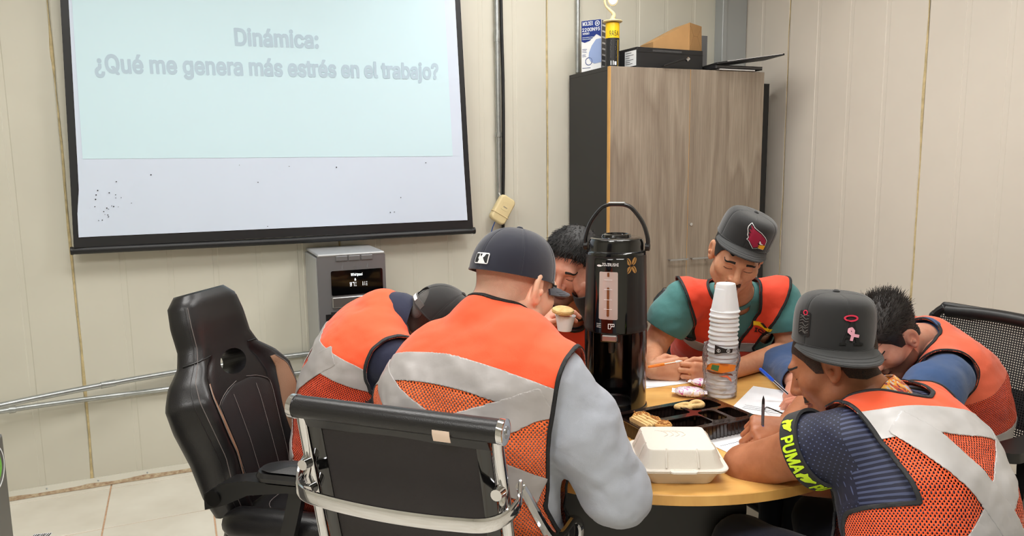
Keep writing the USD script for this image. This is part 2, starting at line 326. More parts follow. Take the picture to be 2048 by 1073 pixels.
# ================================================================ conduits and cables on the back wall
def wpt(s, d, z): return tr(TW, (s, -d, z))
def pipe(name, pts, r, mat, label, cat, clips=(), n=60, coup=()):
    P = spline(pts, n); t = thing(name, label, cat, P[0]*[1, 1, 0]); ob('pipe', tube(P, r, 12), mat, t)
    for c in clips:
        i = int(c*(len(P)-1)); a = nrm(P[min(i+1, n-1)]-P[i-1]); ob('clamp', tube([P[i]-a*.012, P[i]+a*.012], r*1.35, 12), mat, t); 
    for c in coup:
        i = int(c*(len(P)-1)); a = nrm(P[min(i+1, n-1)]-P[i-1]); ob('coupling', tube([P[i]-a*.03, P[i]+a*.03], r*1.2, 12), mat, t)
    return t
pipe('conduit', [wpt(1.56, .024, z) for z in (1.29, 1.8, 2.4, CEIL)], .0135, 'galvanised', 'vertical galvanised conduit running up the wall right of the screen', 'conduit', (.25,), coup=(.55,))
pipe('conduit', [wpt(2.06, .024, z) for z in (2.0, 2.3, 2.6, CEIL)], .0125, 'galvanised', 'thin vertical conduit on the wall behind the respirator box', 'conduit')
pipe('wall_cable', [wpt(1.588, .016, CEIL), wpt(1.59, .016, 2.3), wpt(1.596, .016, 1.9), wpt(1.592, .017, 1.5), wpt(1.585, .017, 1.2), wpt(1.583, .017, .7)], .0085, 'cable_black', 'thick black cable running down the wall beside the conduit', 'cable')
pipe('conduit', [wpt(-1.45, .50, .47), wpt(-1.1, .39, .50), wpt(-.825, .27, .512), wpt(-.463, .13, .513), wpt(-.12, .035, .513), wpt(.2, .022, .52), wpt(.47, .022, .526), wpt(1.6, .022, .53)], .0135, 'galvanised', 'upper of two horizontal galvanised conduits low on the back wall', 'conduit', (), coup=(.45,))
pipe('conduit', [wpt(-1.45, .22, .41), wpt(-1.1, .11, .425), wpt(-.8, .05, .43), wpt(-.45, .03, .43), wpt(-.1, .024, .43), wpt(.47, .022, .43), wpt(1.6, .022, .43)], .0125, 'galvanised', 'lower of two horizontal galvanised conduits low on the back wall', 'conduit', (.335,))
# beige wireless access point hung diagonally
t = thing('wireless_access_point', 'cream plastic wireless access point strapped diagonally to the conduit', 'access point', wpt(1.555, .07, 1.13))
Ta = TW@frame(V(1.556, -.055, 1.235), V(math.cos(-.55), 0, math.sin(-.55)), V(0, 1, 0), V(-math.sin(-.55), 0, math.cos(-.55)))@frame(V(0, 0, 0), V(1, 0, 0), V(0, 0, 1), V(0, -1, 0))
def shell(w, h, r, z): return [np.array([[x, y, zz] for x, y in list(rrect(w-2*i, h-2*i, max(r-i, .003)).exterior.coords)[:-1]]) for zz, i in z]
ob('body', ap(loft(shell(.098, .155, .024, [(0, .002), (.012, 0), (.030, 0), (.038, .004), (.042, .011)])), Ta), 'cream_plastic', t)
ob('face_plate', ap(loft(shell(.052, .052, .014, [(.040, 0), (.0432, .0015), (.0432, .004)])), Ta@frame(V(0, .022, 0), V(1, 0, 0), V(0, 1, 0), V(0, 0, 1))), 'cream_plastic', t)
ob('strap', cat_([tube([(-.052, -.032, .01), (-.051, -.032, .036), (-.04, -.032, .043), (.04, -.030, .043), (.051, -.029, .036), (.052, -.029, .01)], .0028, 8)]).apply_transform(Ta), 'cream_plastic', t)
ob('lettering', text('cisco', .0075, .0006, Ta@frame(V(0, .012, .0432), V(1, 0, 0), V(0, 1, 0), V(0, 0, 1)), bold=True), 'grey_print', t)
ob('antenna_stub', tube([tr(Ta, (-.05, .06, .02)), tr(Ta, (-.066, .07, .02))], .003, 8), 'white_plastic', t)
pipe('network_cable', [wpt(1.525, .04, 1.165), wpt(1.515, .02, 1.12), wpt(1.50, .012, 1.03), wpt(1.50, .012, .7)], .003, 'cable_blue', 'thin blue network cable hanging below the access point', 'cable', n=30)

# ================================================================ projection screen
t = thing('projection_screen', 'hanging pull-down projection screen with black borders showing a slide', 'projection screen', wpt(.42, .1, 1.138))
ZB, ZT = 1.143, 2.86
Ts = TW@frame(V(0, -.1, 0), V(1, 0, 0), V(0, 0, 1), V(0, -1, 0))         # local x along the wall, y up, z towards the room
def sl(z): return -.520+(z-1.138)*.0325
def sr(z): return 1.367-(z-1.138)*.037
def sheet(fl_, fr_, z0, z1, y, n=12, k=24, wav=.0012):
    v = []; f = []
    for i in range(n+1):
        z = z0+(z1-z0)*i/n
        for j in range(k+1):
            u = j/k; s = fl_(z)+(fr_(z)-fl_(z))*u
            edge = max(0, 1-(z-1.14)/.35)*(max(0, 1-u/.03)+max(0, 1-(1-u)/.03))
            v.append((s, z, y+wav*math.sin(s*3.1+z)*math.exp(-(z-1.1)*.9)+.012*edge))
    for i in range(n):
        for j in range(k): a = i*(k+1)+j; f.append((a, a+1, a+k+2, a+k+1))
    m = TM(v, f); return TM(*solid(m.vertices, m.faces, .0012))
ob('border', ap(sheet(sl, sr, ZB, ZT, 0), Ts), 'screen_black', t)
wl = lambda z: sl(z)+.031-(.010 if z < 1.32 else 0); wrr = lambda z: sr(z)-.030
ob('sheet', ap(sheet(wl, wrr, ZB+.045, ZT, .002, 16), Ts), 'screen_white', t)
sl1 = ob('projected_slide', ap(sheet(lambda z: -.455-(z-1.53)*-.02, lambda z: 1.262-(z-1.53)*.035, 1.531, ZT, .0034), Ts), 'slide', t, label='pale cyan projected slide')
def stxt(s, s0, s1, z0, z1, h): 
    a = math.atan2(z1-z0, s1-s0); return text(s, h, .0008, Ts@frame(V((s0+s1)/2, (z0+z1)/2, .0040), V(math.cos(a), math.sin(a), 0), V(-math.sin(a), math.cos(a), 0), V(0, 0, 1)), width=(s1-s0), bold=2)
ob('lettering', stxt('Dinámica:', .204, .588, 2.049, 2.056, .073), 'slide_text', t, smooth=False, label='heading reading Dinámica:')
ob('lettering', stxt('¿Qué me genera más estrés en el trabajo?', -.379, 1.194, 1.905, 1.930, .073), 'slide_text', t, smooth=False, label='question line of the slide')
r = np.random.default_rng(5); sp = []
for k in range(34):
    s, z = (-.36+r.normal(0, .05), 1.32+r.normal(0, .045)) if k < 24 else (r.uniform(-.3, 1.2), r.uniform(1.2, 1.5))
    sp.append(prism(Point(s, z).buffer(r.uniform(.0012, .003), 3), .0032, .0046, Ts))
ob('dark_specks', cat_(sp), 'speck', t, smooth=False)
ob('bottom_bar', tube([wpt(-.528, .092, 1.128), wpt(.4, .094, 1.124), wpt(1.376, .092, 1.128)], .0165, 16), 'screen_black', t)
for s in (-.53, 1.378): ob('end_cap', tube([wpt(s-.005, .092, 1.128), wpt(s+.005, .092, 1.128)], .0185, 16), 'black_plastic', t)
ob('pull_ring', tube([wpt(1.366, .092, 1.112)+V(.006*math.cos(a), 0, -.004+.006*math.sin(a)) for a in np.linspace(0, 6.28, 14)], .0015, 6), 'white_plastic', t)
ob('housing', tube([wpt(-.62, .09, 2.89), wpt(1.46, .09, 2.89)], .045, 16), 'white_plastic', t)

# ================================================================ tall cabinet
CA = 21.5; TC = yawf(V(.514, 3.95, 0), CA); CWD, CDP, CH = .985, .475, 1.982
t = thing('cabinet', 'tall two-door cabinet with grey-brown wood doors and a dark side', 'cabinet', tr(TC, (CWD/2, CDP/2, 0)))
ob('body', cat_([box(0, CWD, .022, CDP, .05, CH-.02, TC), box(.01, CWD-.01, .04, CDP-.02, 0, .05, TC)]), 'cabinet_dark', t, smooth=False)
ob('top_panel', box(-.001, CWD+.001, .021, CDP+.001, CH-.022, CH, TC, b=.001), 'cabinet_dark', t, smooth=False)
for k, (a, b) in enumerate(((.003, CWD/2-.0015), (CWD/2+.0015, CWD-.003))):
    d = ob('door', box(a, b, 0.002, .020, .055, CH-.003, TC, b=.0012), 'cabinet_wood', t, smooth=False)
    hx = CWD/2-.13 if k == 0 else CWD/2+.015
    h0 = tr(TC, (hx, -.0, .955))
    ob('handle', cat_([tube([tr(TC, (hx, -.028, .955)), tr(TC, (hx+.14 if k else hx+.118, -.028, .955))], .0055, 10)]+[tube([tr(TC, (hx+q, .004, .955)), tr(TC, (hx+q, -.028, .955))], .004, 8) for q in (.012, .104)]), 'brushed', d)
ob('edge_strip', box(-.0015, .004, -.0005, .024, .055, CH-.003, TC), 'beech_edge', t, smooth=False, label='pale edging strip')
ob('edge_strip', box(CWD/2-.0013, CWD/2+.0013, .004, .02, .055, CH-.003, TC), 'beech_edge', t, smooth=False, label='pale edging strip between the doors')
ob('lock', lathe([(.0, .003), (.0085, .003), (.0095, 0), (.0095, -.004)][::-1], 16, TC@frame(V(CWD/2+.022, -.0005, 1.145), V(1, 0, 0), V(0, 0, 1), V(0, -1, 0))), 'chrome', t)

# ---- things on top of the cabinet
def at_top(px, py, Y): p = at(px, py, Y); return V(p[0], p[1], CH)
b0 = yawf(tr(TC, (-.005, .315, CH)), -31)
t = thing('respirator_box', 'blue and white respirator box standing at the cabinet top left', 'box', b0[:3, 3])
W, D, H = .118, .135, .272
ob('carton', box(0, W, 0, D, 0, H, b0, b=.001), 'white_print', t, smooth=False)
F1 = b0@frame(V(0, -.0004, 0), V(1, 0, 0), V(0, 0, 1), V(0, -1, 0))
ob('blue_panel', prism(Polygon([(.001, H*.60), (.02, H*.57), (.05, H*.60), (.09, H*.72), (W-.001, H*.66), (W-.001, H-.001), (.001, H-.001)]), 0, .0005, F1), 'blue_print', t, smooth=False)
ob('mask_print', prism(union_all([Polygon([(W*.98, .08), (W*.98, .168), (.09, .165), (.066, .135), (.05, .10), (.048, .075), (.06, .055), (.08, .045), (W*.98, .05)])]).buffer(.004), .0005, .0009, F1), 'pale_blue_print', t, smooth=False)
ob('strap_print', prism(Point(.045, .055).buffer(.021).difference(Point(.045, .055).buffer(.018)), .0005, .0009, F1), 'blue_print', t, smooth=False)
ob('lettering', text('MOLDEX', .020, .0006, F1@frame(V(.038, .245, .0005), V(1, 0, 0), V(0, 1, 0), V(0, 0, 1)), width=.062, bold=True), 'white_print', t, smooth=False)
ob('lettering', text('2200N95', .018, .0006, F1@frame(V(.058, .214, .0005), V(1, 0, 0), V(0, 1, 0), V(0, 0, 1)), width=.105, bold=True), 'white_print', t, smooth=False)
ob('lettering', text('SERIES', .010, .0006, F1@frame(V(.028, .198, .0005), V(1, 0, 0), V(0, 1, 0), V(0, 0, 1)), width=.04, bold=True), 'white_print', t, smooth=False)
ob('emblem', prism(Point(.095, .252).buffer(.014).difference(Point(.095, .252).buffer(.010)).union(Point(.095, .252).buffer(.005)), .0005, .001, F1), 'white_print', t, smooth=False)
ob('print_line', cat_([prism(sbox(.006, z, .006+w, z+.0022), .0005, .0009, F1) for z, w in ((.181, .07), (.172, .06))]), 'white_print', t, smooth=False)
ob('print_line', cat_([prism(sbox(.006, z, .006+w, z+.0018), .0005, .0009, F1) for z, w in ((.12, .028), (.112, .024), (.104, .026), (.09, .02), (.082, .022), (.02, .05))]), 'blue_print', t, smooth=False)
F2 = b0@frame(V(W+.0004, 0, 0), V(0, 1, 0), V(0, 0, 1), V(1, 0, 0))
ob('side_panel', prism(sbox(.006, .004, D-.004, H-.004), 0, .0005, F2), 'grey_card', t, smooth=False)
ob('print_line', cat_([prism(sbox(.012+.05*(k % 2), .02+.0155*k, .05+.05*(k % 2)+.02*r.random(), .029+.0155*k), .0005, .0009, F2) for k in range(15)]), 'white_print', t, smooth=False)
# spray can with the ornament on it
pc = tr(TC, (.068, .10, CH)); Tn = yawf(pc, 10)
t = thing('spray_can', 'yellow and black canister on the cabinet beside the respirator box', 'canister', pc)
ob('can', lathe([(.034, 0), (.0365, .003), (.0365, .145), (.0365, .1455)], 32, Tn), 'black_print', t)
ob('yellow_band', lathe([(.0366, .150), (.0369, .151), (.0369, .222), (.034, .229), (.02, .232)], 32, Tn), 'yellow_print', t)
ob('can', lathe([(.0366, .1455), (.0366, .150)], 32, Tn), 'black_print', t)
def oncyl(m, R, T, ang0):
    v = m.vertices.copy(); a = v[:, 0]/R+ang0; rr = R+v[:, 2]; return ap(trimesh.Trimesh(np.stack([rr*np.sin(a), -rr*np.cos(a), v[:, 1]], 1), m.faces, process=False), T)
ob('lettering', oncyl(text('9A5A', .026, .0006, np.eye(4), width=.052), .0369, Tn@frame(V(0, 0, .160), V(1, 0, 0), V(0, 1, 0), V(0, 0, 1)), -.05), 'black_print', t, smooth=False)
ob('print_line', cat_([oncyl(prism(sbox(-.022+.004*r.random(), z, .006+.014*r.random(), z+.0035), 0, .0004), .0366, Tn, 0) for z in np.arange(.05, .14, .0065)]), 'grey_print', t, smooth=False)
ob('print_line', oncyl(prism(sbox(.012, .008, .0125, .14).buffer(.0012), 0, .0005), .0366, Tn, .25), 'yellow_print', t, smooth=False)
ob('label_patch', cat_([oncyl(prism(sbox(-.02, .012, -.004, .034), 0, .0005), .0366, Tn, 0), oncyl(prism(sbox(.0, .012, .012, .03), 0, .0005), .0366, Tn, 0)]), 'white_print', t, smooth=False)
t = thing('ornament', 'cream curled ornament with an oval white disc on the yellow canister', 'ornament', pc+V(0, 0, .232)); po = pc+V(0, 0, .2325)
ob('base_plate', lathe([(.0, 0), (.048, 0), (.052, .004), (.05, .008), (.02, .010), (.012, .02), (.0, .022)], 28, frame(po, *np.eye(3))), 'cream_plastic', t)
ob('stem', tube(spline([po+V(.0, 0, .018), po+V(.006, 0, .04), po+V(-.012, 0, .06), po+V(-.036, 0, .085), po+V(-.04, 0, .115), po+V(-.018, 0, .14), po+V(.004, 0, .142)], 30), np.r_[np.linspace(.012, .006, 15), np.linspace(.006, .008, 15)], 10), 'cream_plastic', t)
dsc = lathe([(0, -.006), (.022, -.006), (.027, 0), (.022, .006), (0, .009)], 28); dsc.apply_scale([1, 1.3, 1])
ob('disc', ap(dsc, frame(po+V(.0, -.004, .118), V(1, 0, 0), V(0, 0, 1), V(0, -1, 0))), 'white_plastic', t)
ob('disc_ring', tube([po+V(.0255*math.cos(a), -.004, .118+.0335*math.sin(a)) for a in np.linspace(0, 2*math.pi, 30)], .003, 8), 'cream_plastic', t)
# black flat box
Tb = yawf(tr(TC, (.175, .03, CH)), CA+4)
t = thing('flat_box', 'flat black carton with a white shipping label on the cabinet', 'box', tr(Tb, (.23, .15, 0)))
ob('carton', box(0, .435, 0, .27, 0, .105, Tb, b=.002), 'black_satin', t, smooth=False)
ob('lid_edge', box(-.001, .436, -.0012, .271, .079, .0805, Tb), 'black_plastic', t, smooth=False)
ob('shipping_label', cat_([prism(sbox(.02, .010, .125, .09), 0, .0006, Tb@frame(V(-.0006, .13, 0), V(0, -1, 0), V(0, 0, 1), V(-1, 0, 0)))]), 'white_print', t, smooth=False, label='white shipping label')
ob('print_line', cat_([prism(sbox(.028, z, .05+.06*r.random(), z+.003), .0006, .001, Tb@frame(V(-.0006, .13, 0), V(0, -1, 0), V(0, 0, 1), V(-1, 0, 0))) for z in (.022, .032, .042, .054, .066, .078)]), 'grey_print', t, smooth=False)
ob('print_line', cat_([prism(sbox(.10, z, .29, z+.002), 0, .0005, Tb@frame(V(0, -.0006, 0), V(1, 0, 0), V(0, 0, 1), V(0, -1, 0))) for z in (.092, .087)]), 'grey_print', t, smooth=False)
# wedge-shaped cardboard box on it
Tk = yawf(tr(Tb, (.135, .045, .1055)), CA-4)
t = thing('cardboard_box', 'brown wedge-shaped cardboard box lying on the flat black carton', 'box', tr(Tk, (.12, .1, 0)))
ob('carton', prism(Polygon([(0, 0), (.215, 0), (.215, .145), (0, .038)]), -.15, 0, Tk@frame(V(0, 0, 0), V(1, 0, 0), V(0, 0, 1), V(0, -1, 0))), 'cardboard', t, smooth=False)
ob('end_panel', prism(Polygon([(0, 0), (.14, .004), (.132, .140), (-.002, .145)]), 0, .004, Tk@frame(V(.2155, .0, .001), nrm(V(.85, .5, 0)), V(0, 0, 1), nrm(V(.5, -.85, 0)))), 'cardboard', t, smooth=False)
Tke = Tk@frame(V(.2155, .0, .001), nrm(V(.85, .5, 0)), V(0, 0, 1), nrm(V(.5, -.85, 0)))
ob('fold_line', cat_([tube([tr(Tke, p) for p in q], .0008, 6) for q in (((.0, .14, .004), (.045, .08, .004), (.005, .005, .004)), ((.13, .137, .004), (.09, .08, .004), (.136, .01, .004)), ((.045, .08, .004), (.09, .08, .004)))]), 'cardboard_dark', t)
# grey product box behind
Tg = yawf(tr(TC, (.655, .315, CH)), CA+2)
t = thing('product_box', 'upright dark grey box with red print behind the cardboard box', 'box', tr(Tg, (.09, .04, 0)))
ob('carton', box(0, .17, 0, .06, 0, .235, Tg, b=.0015), 'grey_card', t, smooth=False)
Fg = Tg@frame(V(0, -.0005, 0), V(1, 0, 0), V(0, 0, 1), V(0, -1, 0))
ob('lettering', text('X', .022, .0006, Fg@frame(V(.062, .198, 0), V(1, 0, 0), V(0, 1, 0), V(0, 0, 1)), bold=True), 'red_print', t, smooth=False)
ob('lettering', text('3D', .020, .0006, Fg@frame(V(.1, .198, 0), V(1, 0, 0), V(0, 1, 0), V(0, 0, 1)), bold=True), 'black_print', t, smooth=False)
ob('print_line', cat_([prism(sbox(.055, .145, .10, .156), 0, .0006, Fg), prism(sbox(.055, .128, .075, .132), 0, .0006, Fg)]), 'red_print', t, smooth=False)
ob('barcode_label', prism(sbox(.108, .012, .152, .034), 0, .0006, Fg), 'white_print', t, smooth=False)
ob('barcode', cat_([prism(sbox(.112+.004*k, .015, .1135+.004*k+.0008*(k % 3), .031), .0006, .001, Fg) for k in range(9)]), 'black_print', t, smooth=False)
# laptops, tablet and a clipboard lying askew
def slab(name, label, cat, T, w, d, h, parts):
    t = thing(name, label, cat, tr(T, (w/2, d/2, 0))); ob('case', prism(rrect(w, d, .012, w/2, d/2), 0, h, T), 'black_satin', t, smooth=25)
    for nm, m, mt in parts: ob(nm, m, mt, t, smooth=False)
    return t
T1 = yawf(tr(TC, (.645, -.012, CH+.0065)), CA+1)
slab('laptop', 'closed black laptop lying flat under the tilted tablet', 'laptop', T1, .32, .23, .018, [('lid_gap', box(.003, .317, -.0005, .229, .0092, .0102, T1), 'brushed')])
c, s = math.cos(.13), math.sin(.13); ax = math.radians(CA-12); X = V(math.cos(ax)*c, math.sin(ax)*c, s); Yv = V(-math.sin(ax), math.cos(ax), 0)
T2 = frame(tr(TC, (.64, -.025, CH+.027)), X, Yv, np.cross(X, Yv))
slab('tablet', 'thin black tablet tilted on the laptop, overhanging the cabinet edge', 'tablet', T2, .40, .23, .009, [('glass', prism(rrect(.38, .21, .006, .20, .115), .009, .0096, T2), 'black_gloss'), ('edge_trim', box(.06, .385, -.0012, .0005, .0065, .0085, T2), 'white_plastic')])
t = thing('laptop_hinge_arm', 'black folding bracket with a silver tip leaning against the flat carton', 'bracket', tr(TC, (.30, -.01, CH)))
ob('arm', box(0, .15, -.012, .012, 0, .010, frame(tr(TC, (.315, -.0, CH+.002)), nrm(tr(TC, (.46, -.012, .045))-tr(TC, (.315, 0, .0))), V(-.34, .94, 0), nrm(np.cross(nrm(tr(TC, (.46, -.012, .045))-tr(TC, (.315, 0, .0))), V(-.34, .94, 0)))), b=.003), 'black_plastic', t)
ob('tip', tube([tr(TC, (.447, -.02, CH+.038)), tr(TC, (.463, -.02, CH+.05))], .009, 10), 'chrome', t)
Tp = yawf(tr(TC, (.67, .0, CH)), CA+1); t = ob('paper_pad', box(0, .24, -.01, .2, 0, .006, Tp, b=.001), 'white_print', None, smooth=False, label='thin white paper pad under the tablet at the cabinet edge', cat='paper pad')

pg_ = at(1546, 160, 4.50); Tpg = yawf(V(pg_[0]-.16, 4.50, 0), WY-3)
ob('storage_board', box(0, .175, 0, .035, 0, 1.94, Tpg, b=.003), 'cabinet_dark', None, smooth=False, label='dark board added as shade in the gap right of the tall cabinet', cat='board')  # dark upright slab added in place of the shade between cabinet and right wall
# ================================================================ water dispenser
Td = TW@frame(V(.487, -.36, 0), V(1, 0, 0), V(0, 1, 0), V(0, 0, 1)); DW, DD, DH = .325, .335, 1.07
t = thing('water_dispenser', 'grey water dispenser with a black digital display against the back wall', 'water dispenser', tr(Td, (DW/2, DD/2, 0)))
Fd = Td@frame(V(0, 0, 0), V(1, 0, 0), V(0, 0, 1), V(0, -1, 0))
front = rrect(DW, DH-.02, .012, DW/2, (DH+.02)/2).difference(rrect(DW-.075, .42, .02, DW/2+.012, .575))
ob('body', cat_([prism(front, -.02, 0, Fd), box(.004, DW-.004, .02, DD, .02, DH-.006, Td, b=.008), ]), 'dispenser_grey', t, smooth=False)
alc = []
ob('alcove', box(.03, DW-.02, -.004, .021, .36, .79, Td), 'black_plastic', t, smooth=False)
ob('alcove_back', box(.055, DW-.012, -.008, .001, .37, .80, Td), 'black_satin', t, smooth=False)
ob('side_panel', box(-.003, .0045, .012, DD-.004, .03, DH-.012, Td, b=.001), 'dispenser_side', t, smooth=False)
ob('top_lid', box(.002, DW-.002, -.004, DD-.002, DH-.006, DH+.008, Td, b=.006), 'dispenser_side', t, smooth=False)
for k in range(3): ob('tap_button', box(.087+.06*k, .143+.06*k, -.007, .004, DH-.028, DH-.004, Td, b=.003), 'dispenser_grey', t, smooth=False)
for k, sh in enumerate((Point(.0, .0).buffer(.006).union(Polygon([(-.005, .003), (.005, .003), (0, .014)])), rrect(.011, .012, .002).difference(rrect(.008, .009, .001)), Point(0, 0).buffer(.006).union(Polygon([(-.004, .003), (.004, .003), (0, .014)])))):
    ob('icon', prism(affinity.translate(sh, .117+.06*k, DH-.062), 0, .0008, Fd), 'grey_print', t, smooth=False)
dp = ob('display', prism(rrect(.247, .118, .008, .185, .937), 0, .004, Fd), 'black_gloss', t, smooth=20)
ob('lettering', text('Whirlpool', .0135, .0005, Fd@frame(V(.183, .967, .004), V(1, 0, 0), V(0, 1, 0), V(0, 0, 1)), width=.056), 'led', dp, smooth=False)
ob('icon', prism(Point(.175, .947).buffer(.004).union(Polygon([(.171, .949), (.179, .949), (.175, .957)])), .004, .0045, Fd), 'led', dp, smooth=False)
seg = {'8': 'abcdefg', '7': 'abc', '1': 'bc', ':': ''}
def seven(ch, x, y, w, h):
    S = {'a': sbox(0, h-.002, w, h), 'g': sbox(0, h/2-.001, w, h/2+.001), 'd': sbox(0, 0, w, .002), 'f': sbox(0, h/2, .002, h), 'b': sbox(w-.002, h/2, w, h), 'e': sbox(0, 0, .002, h/2), 'c': sbox(w-.002, 0, w, h/2)}
    return [prism(affinity.translate(S[q], x, y), .004, .0045, Fd) for q in seg[ch]]
ob('digit_display', cat_(sum([seven(c, x, .918, .009, .019) for c, x in (('8', .149), ('7', .161), ('1', .203), ('1', .212))], [])+[prism(sbox(x, y, x+.006, y+.002), .004, .0045, Fd) for x in (.174, .226) for y in (.918, .926, .934)]), 'led', dp, smooth=False, label='lit digits reading 87 and 11')
ob('chin_strip', box(.062, .309, -.010, .004, .818, .870, Td, b=.004), 'brushed', t, smooth=False)
ob('nozzle', lathe([(.006, 0), (.008, .004), (.008, .02)], 12, frame(tr(Td, (.13, -.0, .80)), *np.eye(3))), 'white_plastic', t)
ob('hot_water_badge', lathe([(0, .0045), (.017, .0045), (.018, 0)][::-1], 20, Fd@frame(V(.123, .722, .008), V(1, 0, 0), V(0, 1, 0), V(0, 0, 1))), 'white_print', t)
ob('badge_mark', prism(affinity.translate(Point(0, -.002).buffer(.005).union(sbox(-.002, 0, .002, .011)), .123, .722), .0125, .0132, Fd), 'grey_print', t, smooth=False)
ob('drip_tray', box(.05, DW-.04, -.06, .0, .36, .385, Td, b=.004), 'black_plastic', t, smooth=False)
ob('kick_plate', box(.01, DW-.01, .012, DD-.02, 0, .022, Td), 'black_plastic', t, smooth=False)

# ================================================================ grey machine at the left edge
M('machine_grey', (118, 116, 112), .4, metal=.5); M('green_print', (118, 196, 72), .5)
Tm = yawf(at(8, 884, 1.85)*[1, 1, 0], 106)
t = thing('office_machine', 'grey metal machine with a round green logo at the left edge', 'machine', tr(Tm, (-.2, .3, 0)))
ob('cabinet_shell', box(-.45, 0, 0, .5, 0, .825, Tm, b=.008), 'machine_grey', t, smooth=False)
Fm = Tm@frame(V(0, -.0006, 0), V(1, 0, 0), V(0, 0, 1), V(0, -1, 0))
ob('logo', prism(Point(-.07, .755).buffer(.055, 24).difference(Point(-.07, .755).buffer(.051, 24)), 0, .001, Fm), 'white_print', t, smooth=False)
ob('logo', prism(Point(-.07, .755).buffer(.036, 24).difference(Point(-.076, .749).buffer(.024, 24)).union(Point(-.065, .760).buffer(.012)), 0, .001, Fm), 'green_print', t, smooth=False)
# ================================================================ round table
TCX, TCY, TR_ = .42, 2.2, .6
M('seat_fabric', (28, 28, 30), .85, bump=.2, bs=600); M('leather', (26, 25, 27), .33, var=.15, vs=9, bump=.12, bs=420); M('leather_soft', (38, 36, 38), .42, var=.12, vs=12, bump=.15, bs=420); M('tan_leather', (142, 106, 82), .5, var=.06, vs=20, bump=.1, bs=300); M('stitch', (112, 104, 102), .7); M('dark_mesh', (38, 33, 35), .6, bump=.4, bs=700)
t = thing('round_table', 'round beech-topped table with black panel base', 'table', (TCX, TCY, 0)); To = frame(V(TCX, TCY, 0), *np.eye(3))
ob('table_top', lathe([(TR_-.004, .7225), (TR_-.001, .724), (TR_-.001, .748), (TR_-.006, .75)], 120, To), 'beech', t, smooth=30)
ob('edge_band', lathe([(TR_-.002, .7225), (TR_, .7235), (TR_+.0008, .7245), (TR_+.0008, .7475), (TR_-.001, .7492), (TR_-.003, .7492)], 120, To, cap=False), 'beech_edge', t, smooth=30)
for a, b in (((-.32, -.40), (.17, -.40)), ((-.32, .30), (.17, .30))): ob('base_panel', box(TCX+a[0], TCX+b[0], TCY+a[1], TCY+a[1]+.018, .0, .7225, b=.0015), 'base_black', t, smooth=False)
for x in (-.32, .152): ob('base_panel', box(TCX+x, TCX+x+.018, TCY-.382, TCY+.30, .0, .7225, b=.0015), 'base_black', t, smooth=False)
ob('cam_screw', lathe([(.0, .003), (.006, .003), (.0068, .0)][::-1], 14, frame(V(TCX+.02, TCY-.40, .64), V(1, 0, 0), V(0, 0, 1), V(0, -1, 0))), 'galvanised', t)

# ================================================================ chairs
def star_base(t, c, r=.30, mat='black_plastic', hub='black_plastic', top=.40, rot=0.):
    c = V(c[0], c[1], 0)
    ob('gas_column', lathe([(.028, .07), (.028, .24), (.016, .24), (.016, top)], 16, frame(c, *np.eye(3))), hub, t)
    for k in range(5):
        a = rot+2*math.pi*k/5; d = V(math.cos(a), math.sin(a), 0); P = [c+V(0, 0, .115), c+d*r*.5+V(0, 0, .10), c+d*r+V(0, 0, .072)]
        ob('base_arm', tube(P, [.026, .021, .015], 10), mat, t)
        cs = ob('caster', tube([c+d*r+np.cross(d, V(0, 0, 1))*.024+V(0, 0, .028), c+d*r-np.cross(d, V(0, 0, 1))*.024+V(0, 0, .028)], .0275, 14), 'black_plastic', t)
def pad(w, d, h, r, T, crown=.012, n=10):
    """upholstered pad: rounded rectangle w x d, height h, softly crowned"""
    lp = []
    for z, i in ((0, r*.5), (h*.15, .004), (h*.5, 0), (h*.8, .006), (h*.95, r*.35), (h, r*.9)): lp.append(np.array([[x, y, z] for x, y in list(rrect(w-2*i, d-2*i, max(.01, r-i*.3)).exterior.coords)[:-1]]))
    lp.append(np.array([[p[0]*.5, p[1]*.5, h+crown] for p in lp[-1]])); return ap(loft(lp), T)
def bar(pts, w, h, n=28): 
    """flat bar swept along points: w sideways (in the plane), h thick along z"""
    P = spline(pts, n); t = np.gradient(P, axis=0); t /= np.linalg.norm(t, axis=1, keepdims=True); out = []
    u = V(0, 0, 1)
    for p, q in zip(P, t): 
        s = nrm(np.cross(q, u)); b = np.cross(s, q); out.append(np.array([p+s*w/2*x+b*h/2*y for x, y in ((-1, -.6), (-.6, -1), (.6, -1), (1, -.6), (1, .6), (.6, 1), (-.6, 1), (-1, .6))]))
    return loft(out)
